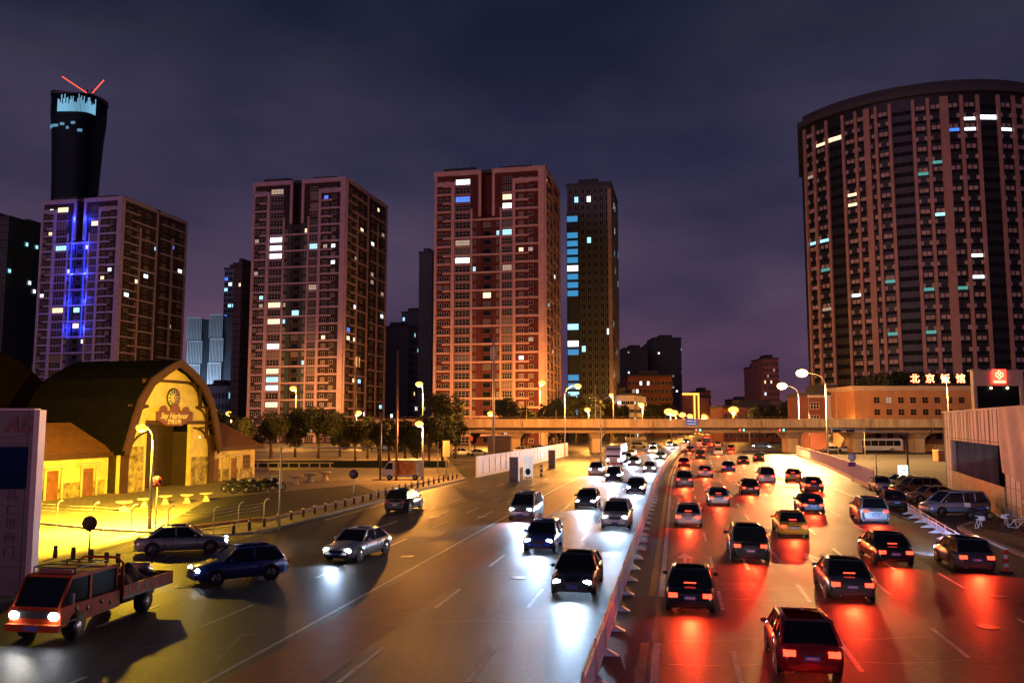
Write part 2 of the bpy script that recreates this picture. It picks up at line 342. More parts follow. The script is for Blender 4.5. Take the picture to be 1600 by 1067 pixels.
while Y < 250:
    o = proto if first else copy_tree(proto, pt); first = False
    a = az(Y); o.location = RP(Y, 0); o.rotation_euler = (random.uniform(-.01, .01), 0, PI / 2 - a); Y += 3.0 * math.cos(a)
proto = barrier('plastic_barrier', 2.8, .85, 'low white slatted barrier panel in the row beside the parked van', 'barrier', 'panels of the white roadside barrier row', .5, M('plastic_white', (.62, .70, .80), .4, var=.1, vs=2), 9)
pt = tree_of(proto); a = Vector((30.5, 64, 0)); b = Vector((22.9, 39.8, 0)); d = b - a
for i in range(9):
    o = proto if i == 0 else copy_tree(proto, pt); o['label'] = 'low white slatted barrier panel, %s from the far end of the roadside row' % ('first', 'second', 'third', 'fourth', 'fifth', 'sixth', 'seventh', 'eighth', 'last')[i]; o.location = a + d * (i / 9); o.rotation_euler = (0, 0, math.atan2(d.y, d.x))
# striped end post and yellow cone
p = b; e = E('striped_post', 'red and white striped reflective post at the near end of the white barrier row', 'bollard', p + Vector((.3, -.5, 0)))
for i in range(5): 
    mm_ = MB().tube([(0, 0, .05 + i * .2), (0, 0, .05 + (i + 1) * .2)], .11, 12); mm_.build('band', M('refl_red', (.6, .03, .03), .4) if i % 2 == 0 else WHITE, e)
MB().lathe([(.3, 0), (.3, .05), (.12, .06)]).build('base', RUBBER, e)
e = E('traffic_cone', 'small yellow traffic cone on the asphalt beside the striped post', 'cone', p + Vector((1.6, -.3, 0)))
MB().box(-.25, .25, -.25, .25, 0, .05).build('base', RUBBER, e)
MB().lathe([(.2, .05), (.14, .35), (.06, .75), (.04, .8)]).build('cone', M('cone_yellow', (.75, .6, .05), .4), e)
MB().lathe([(.158, .28), (.12, .45)]).build('band', WHITE, e)
# ---------------------------------------------------------------- bollards
def bollard(nm, p, h, r_, label, group, mats, top=True):
    e = E(nm, label, 'bollard', p, group=group); MB().lathe([(r_, 0), (r_, h - .03), (r_ * .8, h)], seg=12).build('post', mats[0], e)
    if top: MB().lathe([(r_ * 1.06, h * .72), (r_ * 1.06, h * .86)], seg=12).build('band', mats[1], e)
    return e
BB = (M('bollard_brown', (.06, .04, .03), .5), M('bollard_band', (.7, .62, .5), .5))
ob = None
for i, px in enumerate((86, 114, 142, 166, 184)):
    py = 871 + (0, 2, 6, 11, 13)[i]; q = G(px, py)
    if ob is None: ob = c = bollard('bollard', q, .62, .11, 'x', 'five bollards behind the truck', BB, False); bt = tree_of(ob)
    else: c = copy_tree(ob, bt); c.location = q
    c['label'] = 'short dark bollard on the yellow side street, %s of the five from the left' % ('first', 'second', 'third', 'fourth', 'last')[i]
ob = None; Y = 51.5; i = 0
while Y < 103:
    q = RP(Y, -25.2, .13); q.z = .13
    if 0 <= i < 60:
        if ob is None: ob = bollard('kerb_bollard', q, .75, .1, 'dark bollard with a pale band in the long row along the plaza kerb', 'bollards along the plaza kerb', BB); bt = tree_of(ob)
        else: c = copy_tree(ob, bt); c.location = q
    Y += 1.9; i += 1
# hooked post fence along plaza edge
fp = [G(x, y, .13) for x, y in ((30, 816), (88, 822), (145, 826), (205, 830), (262, 833), (333, 834), (372, 825), (412, 818))]
e = E('wire_fence', 'thin wire fence on hooked white posts along the plaza edge', 'fence', fp[0])
wm = MB()
for k, q in enumerate(fp):
    q = q - fp[0]; MB().tube([q, q + Vector((0, 0, 1.35)), q + Vector((.06, 0, 1.55)), q + Vector((.22, 0, 1.68)), q + Vector((.34, 0, 1.66))], .035, 6).build('post', M('pale_post', (.6, .6, .55), .5), e)
    if k:
        pq = fp[k - 1] - fp[0]
        for z in (1.0, 1.22, 1.42): wm.tube([pq + Vector((0, 0, z)), (pq + q) / 2 + Vector((0, 0, z - .04)), q + Vector((0, 0, z))], .012, 4)
wm.build('wires', M('wire', (.5, .5, .45), .4, metal=.5), e)
# mushroom stone tables
def stool(label, p, s=1, mat=None, nm='stone_table'):
    e = E(nm, label, 'table', p, group='round stone tables on the plaza')
    MB().lathe([(.34, 0), (.33, .08), (.24, .2), (.15, .4), (.2, .5)], seg=18).build('pedestal', mat or CONC, e)
    MB().lathe([(.2, .5), (.5, .62), (.56, .68), (.56, .74), (.5, .77)], seg=18).build('top', mat or CONC, e); e.scale = (s, s, s); return e
nm_ = ['nearest', 'second', 'third', 'fourth', 'fifth']
for i, (x, y) in enumerate(((193, 800), (225, 793), (258, 788), (292, 786), (322, 783))):
    stool('hourglass stone table in front of the hall, %s from the curved street lamp side' % nm_[i] if i else 'hourglass stone table in front of the hall, leftmost of the row by the yellow lamp', G(x, y, .13), 1.0 if i else 1.1)
for i, (x, y) in enumerate(((430, 757), (462, 757), (484, 753), (508, 750))):
    stool('wide stone table on the far lit plaza, %s from the hall corner' % nm_[i], G(x, y, .13), 1.35)
# ---------------------------------------------------------------- windows: 100 largest as parts, the rest one mesh
FRAME = M('window_frame', (.40, .36, .33), .5)
CURT = [M('curtain_grey', (.10, .10, .10), .7, var=.3, vs=2), M('curtain_beige', (.17, .13, .09), .7, var=.3, vs=2)]
LIT = [EM('lit_white', (.85, .93, 1), 2.6), EM('lit_warm', (1, .72, .42), 1.9), EM('lit_cyan', (.35, .8, 1), 1.7), EM('lit_blue', (.06, .2, 1), 1.5), EM('lit_dim', (.9, .65, .45), .5), EM('lit_green', (.15, .7, .6), .5)]
WC = {}
def winmesh(w, h, nx, ny, pane, fr=.07, frm=None):
    k = (round(w, 2), round(h, 2), nx, ny, pane.name, fr, frm.name if frm else '')
    if k in WC: return WC[k]
    m = MB(); m.box(-w / 2, w / 2, -.02, .05, 0, h, 1)
    m.box(-w / 2, w / 2, -.08, -.02, -fr, 0, 0); m.box(-w / 2, w / 2, -.08, -.02, h - fr, h, 0)
    for i in range(nx + 1): x = -w / 2 + i * w / nx; m.box(x - fr / 2, x + fr / 2, -.076, -.02, 0, h - fr, 0)
    for j in range(1, ny): z = j * h / ny; m.box(-w / 2 + fr / 2, w / 2 - fr / 2, -.072, -.02, z - fr / 2, z + fr / 2, 0)
    me = m.mesh('window', [frm or FRAME, pane]); WC[k] = (me, m); return WC[k]
def windows(parent, lst, name='window', nmax=100):
    """lst: (matrix, w, h, nx, ny, pane, fr, frame material); lit ones and the lowest count as showing largest"""
    lst = sorted(lst, key=lambda q: (0 if q[5].name.startswith('lit') else 1, q[0].translation.z))
    for q in lst[:nmax]:
        me, _ = winmesh(*q[1:]); o = put(name, me, parent); o.matrix_local = q[0]
    rest = {}
    for q in lst[nmax:]: rest.setdefault((q[5].name, q[7].name if q[7] else ''), []).append(q)
    if rest:
        m = MB(); mats = []
        for key, qs in rest.items():
            for q in qs:
                _, src = winmesh(*q[1:]); fr = q[7] or FRAME
                for z in (fr, q[5]):
                    if z not in mats: mats.append(z)
                o = len(m.v); m.v += [tuple(q[0] @ Vector(v)) for v in src.v]
                m.f += [tuple(i + o for i in f) for f in src.f]; m.m += [mats.index(fr) if k == 0 else mats.index(q[5]) for k in src.m]; m.sm += src.sm
        o = m.build('window_rows', mats, parent); o['kind'] = 'stuff'
T = Matrix.Translation
# ---------------------------------------------------------------- three slab towers of flats
def flats(label, cx, cy, ang, W, D, H, nf, brickc, conc, blue, seed, litn, slotc):
    rnd = random.Random(seed)
    # root at front-left bottom, x along the front, y to the back
    u = Vector((math.cos(ang), math.sin(ang), 0))
    org = Vector((cx, cy, 0)) - u * W
    e = E('apartment_tower', label, 'tower block', org, ang, 'three brick tower blocks beyond the junction')
    fh = H / (nf + .6); x = lambda t: t * W
    BR = M('brick_%d' % seed, brickc, .85, var=.25, vs=.35); CO = M('concrete_%d' % seed, conc, .75, var=.14, vs=.5)
    SL = M('recess_%d' % seed, slotc, .8, var=.2, vs=.4)
    m = MB(); s0, s1 = x(.43), x(.53)
    m.box(0, s0, .01, D, 0, H); m.box(s1, W, .01, D, 0, H); m.box(s0, s1, 2.6, D, 0, H - .5)
    m.box(x(.37), x(.60), .6, 4, 0, H - 5.2 * fh, 0)
    m.build('wall', BR, e)
    rb_ = MB(); rb_.box(x(.38), s0, -.03, .01, fh * 3, H - 5.2 * fh, 0); rb_.box(s1, x(.585), -.03, .01, fh * 3, H - 5.2 * fh, 0); rb_.build('recess_lining', SL, e)
    c = MB()
    # pilasters on the front
    for a, b, top in ((0, .022, 1), (.155, .185, .965), (.335, .35, .84), (.385, .43, 1), (.53, .56, 1), (.715, .74, .965), (.945, 1.0, 1)):
        if (a, b) == (.385, .43): c.box(x(.405), x(.43), -.5, 0, H - 5.2 * fh, H); continue
        if (a, b) == (.53, .56): c.box(x(.53), x(.555), -.5, 0, H - 5.2 * fh, H); continue
        if (a, b) == (.335, .35): c.box(x(a), x(b), -.4, 0, 0, H * .86); c.box(x(.60), x(.615), -.4, 0, 0, H * .86); continue
        c.box(x(a), x(b), -.55, 0, 0, H * top)
    c.box(-.3, s0, -.7, .4, H - 1.0, H + .5); c.box(s1, W + .3, -.7, .4, H - 1.0, H + .5)
    c.box(x(.022), x(.155), -.5, 0, H * .965 - 1.3, H * .965); c.box(x(.74), x(.945), -.5, 0, H * .965 - 1.3, H * .965)
    for f in range(1, nf):
        z = f * fh
        if z > H * .95: continue
        if f % 2 == 0:
            c.box(x(.022), x(.155), -.95, 0, z - .16, z + .42); c.box(x(.74), x(.945), -.95, 0, z - .16, z + .42)
            c.box(x(.185), x(.335), -.2, 0, z - .2, z + .18); c.box(x(.615), x(.715), -.2, 0, z - .2, z + .18)
        else:
            if z < H - 5 * fh: c.box(x(.08), x(.86), -.62, 0, z - .2, z + .36)
            else: c.box(x(.08), x(.15), -.95, 0, z - .2, z + .4); c.box(x(.745), x(.86), -.95, 0, z - .2, z + .4)
            c.box(x(.185), x(.335), -.66, -.6, z - .2, z + .05)
    # right side face
    nb = 4; bw = D / nb
    for i in range(nb + 1):
        yy = min(i * bw, D - .9); c.box(W, W + (.55 if i in (0, nb) else .4), yy, yy + .9, 0, H * (1 if i in (0, 2, nb) else .9))
    c.box(W - .2, W + .6, 1, D * .48, H - .9, H + .45); c.box(W - .2, W + .6, D * .55, D, H - .9, H + .45)
    for f in range(1, nf):
        z = f * fh
        if f % 2: c.box(W, W + .9, .9, bw * .9, z - .2, z + .35); c.box(W, W + .7, bw * 2.3, D - .9, z - .2, z + .35)
        else: c.box(W, W + .9, bw * .5, bw * 2, z - .2, z + .35)
    c.build('concrete_frame', CO, e)
    rf = MB(); rf.box(1, W - 1, 2, D - 1, H - .1, H + 1.2); rf.box(2, W * .35, 3, 8, H + 1.2, H + 2.6); rf.box(W * .6, W * .85, 3, 9, H + 1.2, H + 2.2); rf.build('roof', M('roof_dark', (.05, .05, .055), .8), e)
    # slot windows
    lst = []; spots = set()
    def pane(): return TGLASS
    cells = []
    for f in range(0, nf):
        z = f * fh + .55
        if z > H - 2.5: continue
        for (a, b) in ((.19, .33), (.62, .71)):
            cells.append((T((x((a + b) / 2), -.06, z)), x(b - a) - .3, fh * .62, 4, 2, .09))
        if z < H * .8:
            for (a, b) in ((.352, .385), (.565, .597)): cells.append((T((x((a + b) / 2), -.06, z + .1)), x(b - a) * .75, fh * .5, 2, 2, .08))
        for a in (.05, .115, .79, .875): cells.append((T((x(a), -.06, z + .15)), 1.5, fh * .44, 2, 1, .1))
        if f % 1 == 0 and z < H - 6 * fh: cells.append((T((x(.48), .52, z)), 2.6, fh * .6, 1, 1, .03))
        for k in range(7):
            yy = (k + .75) * D / 7.4; cells.append((T((W + .06, yy, z)) @ Matrix.Rotation(PI / 2, 4, 'Z'), 1.7 if k % 2 else 2.5, fh * .5, 2 + (k % 2 == 0), 1, .09))
    wts = [(4 if q[1] > 3 else 1) * rnd.random() ** 1 for q in cells]; idx = set(sorted(range(len(cells)), key=lambda i: -rnd.random() ** (1 / (5 if cells[i][1] > 3 else 1)))[:litn])
    for i, q in enumerate(cells):
        mt = TGLASS if rnd.random() > .22 else rnd.choice(CURT)
        if i in idx: mt = rnd.choice([LIT[0]] * 4 + [LIT[1]] * 4 + [LIT[2]] * 2 + [LIT[3]] + [LIT[4]] * 3)
        lst.append((q[0], q[1], q[2], q[3], q[4], mt, q[5], None))
    windows(e, lst)
    # roof clutter
    for k in range(5): 
        xx = rnd.uniform(2, W - 2); MB().tube([(xx, 3, H + 1.2), (xx, 3, H + rnd.uniform(2.5, 4.5))], .06, 4).build('aerial', DARK, e)
    if blue:
        b = MB()
        for t in (.40, .565): b.box(x(t), x(t) + .35, -.75, -.45, H * .42, H - 6)
        b.build('light_strip', EM('blue_led', (.03, .06, 1), 1.2), e)
        for t in (.41, .575):
            for k in range(5): light('POINT', 'blue_floodlight', 1500, (.03, .05, 1), (x(t) + .17, -1.3, H * (.46 + k * .115)), e, .3)
    return e
f3 = flats('dark red brick tower block, middle of the photo, lit orange from below', 10.5, 258, R(-12), 36.8, 30, 89, 30, (.085, .014, .014), (.52, .32, .29), False, 3, 22, (.09, .015, .015))
f2 = flats('brown tower block with the most lit flats, left of the red brick one', -59, 285, R(-12), 36, 40, 93.5, 31, (.03, .016, .020), (.42, .30, .38), False, 2, 50, (.03, .05, .05))
f1 = flats('purple tinted tower block with blue light strips above the hall roof', -146, 301, R(-12), 35, 40, 91, 30, (.035, .022, .035), (.38, .33, .50), True, 1, 30, (.04, .05, .12))
# ---------------------------------------------------------------- round tower on the right
def round_tower():
    C0 = Vector((143.5, 288, 0)); RR = 46.5; H = 110.5
    e = E('round_tower', 'huge curved tower with pale vertical ribs at the right edge', 'tower', C0)
    a0, a1 = -72, 78          # degrees from the direction facing -Y
    def pt(a, r): t = R(a); return (r * math.sin(t), -r * math.cos(t))
    m = MB(); poly = [pt(a, RR) for a in range(a0, a1 + 1, 3)] + [(40, 40), (-22, 40)]
    m.prism(poly, 0, H - 3); m.build('wall', M('tower_dark', (.010, .013, .014), .5, var=.3, vs=.2), e)
    t = MB(); poly = [pt(a, RR + 1.2) for a in range(a0, a1 + 3, 3)] + [(42, 42), (-25, 42)]; t.prism(poly, H - 3, H - 1.2)
    poly = [pt(a, RR - 1) for a in range(a0, a1, 3)] + [(36, 36), (-20, 36)]; t.prism(poly, H - 1.2, H + 1.4); t.build('roof', M('roof_dark'), e)
    # rib positions from picture columns
    def ang_of(px, y=170):
        # intersect the column's sight line with the circle
        k = (px - 800) / F; best = None
        for i in range(-780, 781):
            a = i / 10; x, yy = pt(a, RR); X = C0.x + x; Y = C0.y + yy
            pxx = 800 + F * X / (Y * math.cos(TH) + (H * .9 - CH) * math.sin(TH))
            dd = abs(pxx - px)
            if best is None or dd < best[0]: best = (dd, a)
        return best[1]
    ribs = [(1259, 1), (1273, 1), (1293, 1), (1318, 1), (1338, 1), (1355, 2), (1369.5, 1), (1391, 1), (1427, 1), (1450, 1), (1475, 2.6), (1502, 1), (1527, 1), (1559, 1), (1583, 1), (1600, 1)]
    A = [(ang_of(p), w_) for p, w_ in ribs]; base = A[-1][0]
    step = [5, 5, 8, 5, 5, 5, 5, 8, 5, 5, 5, 5]; a = base
    for s in step:
        a += s
        if a < a1 - 1: A.append((a, 1))
    c = MB()
    for a, w_ in A:
        X = Matrix.Rotation(R(a), 4, 'Z'); c.box(-.45 * w_, .45 * w_, -RR - .75, -RR + .2, 0, H - 4.2, 0, X)
    c.build('ribs', M('rib_concrete', (.36, .21, .17), .75, var=.12, vs=.3), e)
    # panes and pale panels between ribs
    fh = 3.25; nf = int((H - 5) / fh); rnd = random.Random(5); lst = []; pn = MB()
    PB = M('pale_panel', (.40, .29, .25), .7, var=.4, vs=.5)
    bays = [(A[i][0], A[i + 1][0]) for i in range(len(A) - 1)]
    wide = set(i for i, (b0, b1) in enumerate(bays) if i in (2, 7, 12) or i > 15 and b1 - b0 > 6)
    lit_px = {}
    cells = []
    for i, (b0, b1) in enumerate(bays):
        wd = R(b1 - b0) * RR
        if wd < 1: continue
        for f in range(nf):
            z = 1.2 + f * fh
            if i in wide:
                X = Matrix.Rotation(R((b0 + b1) / 2), 4, 'Z') @ T((0, -RR - .04, z)); cells.append((X, wd * .82, fh * .45, 3, 1, .05, i, f)); continue
            n = 2 if wd > 3.2 else 1
            for k in range(n):
                aa = b0 + (b1 - b0) * (k + .5 + .18 * (1 if (f + k) % 2 else -1)) / n
                X = Matrix.Rotation(R(aa), 4, 'Z'); pn.box(-.55, .55, -RR - .22, -RR - .02, z + .9, z + 2.1, 0, X)
            X = Matrix.Rotation(R((b0 + b1) / 2), 4, 'Z') @ T((0, -RR - .03, z - .15)); cells.append((X, wd * .7, 1.0, 3, 1, .04, i, f))
    pn.build('pale_panels', PB, e)['kind'] = 'stuff'
    def lit(px, py):
        Y = 245 if px > 1400 else 262
        q = U(px, py, Y); return px, q.z
    want = [(1300, 216, 1), (1285, 222, 1), (1336, 282, 1), (1338, 305, 1), (1337, 318, 1), (1440, 216, 0), (1421, 231, 1), (1515, 184, 0), (1538, 183, 0), (1516, 197, 0), (1573, 198, 0), (1427, 342, 2), (1470, 341, 2), (1331, 466, 1), (1346, 464, 0), (1275, 379, 2), (1287, 376, 2), (1445, 248, 5), (1446, 266, 5), (1398, 433, 5), (1402, 522, 5), (1456, 521, 5), (1455, 457, 5), (1295, 483, 4), (1530, 403, 0), (1533, 430, 0), (1537, 507, 0), (1498, 201, 3)]
    res = []
    for q in cells:
        P3 = C0 + (q[0] @ Vector((0, 0, .5))); Yc = P3.y * math.cos(TH) + (P3.z - CH) * math.sin(TH)
        px = 800 + F * P3.x / Yc; py = 533.5 - F * ((P3.z - CH) * math.cos(TH) - P3.y * math.sin(TH)) / Yc
        mt = TGLASS
        for wx, wy, k in want:
            if abs(px - wx) < 9 and abs(py - wy) < 7: mt = LIT[k]
        if mt is TGLASS and rnd.random() < .012: mt = rnd.choice([LIT[4], LIT[5]])
        res.append((q[0], q[1], q[2], q[3], q[4], mt, q[5], DARK))
    windows(e, res)
    MB().tube([(-12, -30, H + 1.4), (-12, -30, H + 6)], .1, 5).build('aerial', DARK, e)
    return e
round_tower()
# ---------------------------------------------------------------- generic block towers
def block(name, label, cat, pxl, pxr, pytop, Y, D, mat, ang=-12, rows=0, cols=0, lit=10, side=True, wfrac=.5, hfrac=.5, palette=None, seed=0, group=None, frm=None, glass=None, nmax=100, side_mat=None, maxlitz=1):
    rnd = random.Random(seed + 100); a = U(pxl, pytop, Y); b = U(pxr, pytop, Y); W = (b.x - a.x); H = a.z
    W = W / math.cos(R(ang))
    e = E(name, label, cat, (a.x, Y, 0), R(ang), group)
    m = MB(); m.box(0, W, 0, D, 0, H); m.build('wall', mat, e)
    if side_mat: MB().box(W, W + .25, 0, D, 0, H * .985).box(W * .93, W + .25, -.3, 0, 0, H * .98).build('side_cladding', side_mat, e)
    t = MB(); t.box(-.4, W + .4, -.4, D, H, H + .9); t.box(W * .25, W * .7, 2, D * .6, H + .9, H + 3); t.build('roof', M('roof_dark'), e)
    lst = []; cells = []
    if rows:
        cw = W / cols; rh = H / (rows + .5)
        for r_ in range(rows):
            for c in range(cols): cells.append((T(((c + .5) * cw, -.03, r_ * rh + rh * .4)), cw * wfrac, rh * hfrac))
        if side:
            n = max(2, int(D / cw)); 
            for r_ in range(rows):
                for c in range(n): cells.append((T((W + .3, (c + .5) * D / n, r_ * rh + rh * .4)) @ Matrix.Rotation(PI / 2, 4, 'Z'), D / n * wfrac, rh * hfrac))
        idx = set(rnd.sample(range(len(cells)), min(lit, len(cells)))); pal = palette or [0, 0, 1, 1, 2, 4]
        for i, q in enumerate(cells): lst.append((q[0], q[1], q[2], 2, 1, LIT[rnd.choice(pal)] if i in idx else (glass or TGLASS), .12, frm or M('dull_frame', (.2, .2, .22), .6)))
        windows(e, lst, nmax=nmax)
    return e, W, H
DKG = M('dark_green_wall', (.03, .045, .045), .6, var=.2, vs=.2); DKB = M('dark_blue_wall', (.02, .03, .045), .6, var=.2, vs=.2); DKR = M('red_brown_wall', (.22, .07, .05), .8, var=.2, vs=.3)
block('office_tower', 'dark office tower with a column of cyan lit floors beside the red brick block', 'tower', 886, 952, 291, 320, 32, DKG, rows=30, cols=7, lit=20, palette=[0, 2, 2, 0, 1], seed=1, wfrac=.62, hfrac=.72, side_mat=M('tan_fins', (.32, .22, .15), .7, var=.25, vs=.3))
q = U(886, 330, 319.6)
ft = E('lit_stairwell', 'glazed stairwell with cyan lit floors on the left edge of the dark office tower', 'stairwell', (q.x, 319.6, 0), R(-12))
rr = random.Random(4)
fl = MB(); fl.box(0, 4.6, -1.6, -.2, 0, 90); fl.build('shaft', DKB, ft)
for i in range(24):
    z = 10 + i * 3.3
    if rr.random() < .7: MB().box(.2, 4.4, -1.75, -1.6, z, z + 2.2).build('glazing', rr.choice([LIT[2], LIT[0], EM('lit_teal', (.05, .35, .7), .8), MATS.get('lit_teal') or LIT[2]]), ft)
block('apartment_tower', 'unlit dark tower at the left edge of the photo', 'tower', -60, 26, 345, 330, 40, DKG, rows=28, cols=9, lit=16, seed=2, palette=[0, 2, 5, 4, 2])
block('apartment_tower', 'lower setback wing of the unlit tower at the left edge', 'tower', 22, 48, 352, 350, 30, DKG, rows=26, cols=3, lit=10, seed=3, palette=[2, 0, 5])
block('narrow_tower', 'narrow dark tower just left of the red brick block', 'tower', 655, 676, 396, 420, 25, DKB, rows=24, cols=3, lit=2, seed=4, palette=[4])
block('office_block', 'dark blue office block left of the narrow dark tower', 'office block', 628, 660, 489, 470, 30, DKB, rows=16, cols=5, lit=12, seed=5, palette=[0, 2])
block('office_block', 'lower dark office block touching the right side of the brown tower block', 'office block', 596, 640, 512, 440, 30, DKB, rows=14, cols=6, lit=9, seed=6, palette=[0, 1, 2])
block('blue_glass_tower', 'blue lit glass tower partly hidden by the brown tower block', 'tower', 351, 372, 421, 460, 30, M('blue_lit_wall', (.03, .09, .17), .4, var=.3, vs=.3), rows=30, cols=3, lit=110, seed=7, palette=[2, 3, 0, 2], wfrac=.8, hfrac=.6, frm=M('blue_frame', (.12, .3, .45), .5))
block('brown_tower', 'slim dark tower with an orange lit edge against the brown tower block', 'tower', 366, 380, 414, 330, 20, M('dark_brown_wall', (.07, .04, .03), .8, var=.2, vs=.4), rows=24, cols=2, lit=3, seed=8, palette=[1])
LAT = M('lattice_white', (.5, .55, .62), .5)
def lattice(label, pxl, pxr, pyt, Y, seed):
    a = U(pxl, pyt, Y); b = U(pxr, pyt, Y); W = b.x - a.x; H = a.z; e = E('lattice_tower', label, 'tower', (a.x, Y, 0), 0, 'twin white ribbed towers')
    MB().box(.3, W - .3, .3, 26, 0, H - .5).build('wall', M('lattice_glass', (.012, .022, .035), .4, var=.3, vs=.2), e)
    m = MB(); n = 9; nh = 5
    for s in range(nh):
        z0, z1 = H * s / nh, H * (s + 1) / nh; sh = .7 * (s % 2)
        for i in range(n + 1): xx = sh + i * (W - .7) / n; m.box(xx - .18, xx + .18, -.2, .25, z0 + .5, z1 - .1)
        m.box(-.1 + sh, W - .6 + sh, -.25, .3, z1 - .5, z1 + .1)
    m.build('ribs', LAT, e)
    MB().box(W - .3, W + 5, 1, 26, 0, H - 1).build('side_wall', DKB, e); MB().box(W / 2 - .6, W / 2 + .6, -15.4, -15, 0, 1.6).build('floodlight', DARK, e); light('SPOT', 'facade_floodlight', 90000, (.6, .78, 1), (W / 2, -14.6, 1.9), e, .3, R(110), .5, aim=(0, 1, 1.5)); return e  # lamp and its dark box are added to brighten the ribs
lattice('white ribbed glass tower, left one of the twin pair', 293, 317, 496, 430, 1); lattice('white ribbed glass tower, right one of the twin pair beside the blue glass tower', 328, 350, 491, 430, 2)
block('office_podium', 'pale blue lit low building at the foot of the ribbed towers', 'building', 320, 360, 603, 400, 20, M('pale_blue_wall', (.25, .42, .55), .6, var=.15, vs=.4), rows=4, cols=7, lit=8, seed=9, palette=[2, 0])
block('apartment_tower', 'tall black tower in the distance with a stepped top, over the flyover', 'tower', 1021, 1064, 529, 620, 30, DKB, rows=24, cols=8, lit=20, seed=11, palette=[0, 2, 0, 4], ang=0)
block('apartment_tower', 'black tower in the distance left of the stepped top tower', 'tower', 975, 1012, 545, 600, 30, DKB, rows=20, cols=8, lit=14, seed=12, palette=[0, 4, 1], ang=0)
block('apartment_tower', 'narrow distant black tower between the two larger black towers', 'tower', 1008, 1024, 541, 640, 30, DKB, rows=20, cols=4, lit=6, seed=13, palette=[0, 4], ang=0)
block('office_block', 'red brown office block with rows of white lit windows in the distance', 'office block', 981, 1050, 588, 420, 25, DKR, rows=7, cols=12, lit=26, seed=14, palette=[0, 0, 4, 4], ang=0, wfrac=.62)
block('shopping_centre', 'white banded low building above the flyover left of the red brown office', 'building', 938, 988, 618, 330, 25, M('white_band_wall', (.5, .45, .42), .6, var=.15, vs=.4), rows=5, cols=8, lit=8, seed=15, palette=[1, 0], ang=-20, wfrac=.9, hfrac=.4)
block('office_block', 'pinkish distant block right of the orange lit gateway', 'office block', 1090, 1110, 612, 560, 25, M('pink_wall', (.3, .13, .13), .8, var=.2, vs=.3), rows=6, cols=5, lit=8, seed=16, ang=0, palette=[4, 0])
block('apartment_tower', 'distant pink lit tower left of the bright lamp', 'tower', 1192, 1216, 561, 520, 25, M('pink_wall'), rows=12, cols=5, lit=16, seed=17, palette=[1, 4, 0], ang=0)
block('apartment_tower', 'slim distant tower just left of the pink lit tower', 'tower', 1179, 1192, 573, 540, 25, M('pink_wall'), rows=12, cols=3, lit=10, seed=18, palette=[1, 4], ang=0)
block('low_block', 'long low dark red building behind the right lamps above the flyover', 'building', 1130, 1240, 637, 300, 20, DKR, rows=3, cols=14, lit=4, seed=19, ang=0, palette=[4])
block('low_block', 'distant dark block at the vanishing point right of centre', 'building', 1142, 1180, 625, 700, 20, DKR, rows=4, cols=8, lit=2, seed=23, ang=0, palette=[4])
# orange LED gateway
q = U(1066, 614, 520); e = E('lit_gateway', 'tall distant portal outlined in glowing orange light', 'gateway', (q.x, 520, 0))
z0 = q.z; wG = 42 / 1280 * 520
MB().box(0, wG * .6, 0, 8, 0, z0).box(wG * .7, wG, .5, 9, 0, z0 - 3).build('wall', M('pink_wall'), e)
OR = EM('orange_led', (1, .35, .05), 3); MB().box(0, wG * .62, -.6, 0, z0 - 1.2, z0).box(wG * .42, wG * .47, -.6, 0, 0, z0 - 1.2).box(wG * .57, wG * .62, -.6, 0, 0, z0 - 1.2).build('light_outline', OR, e)
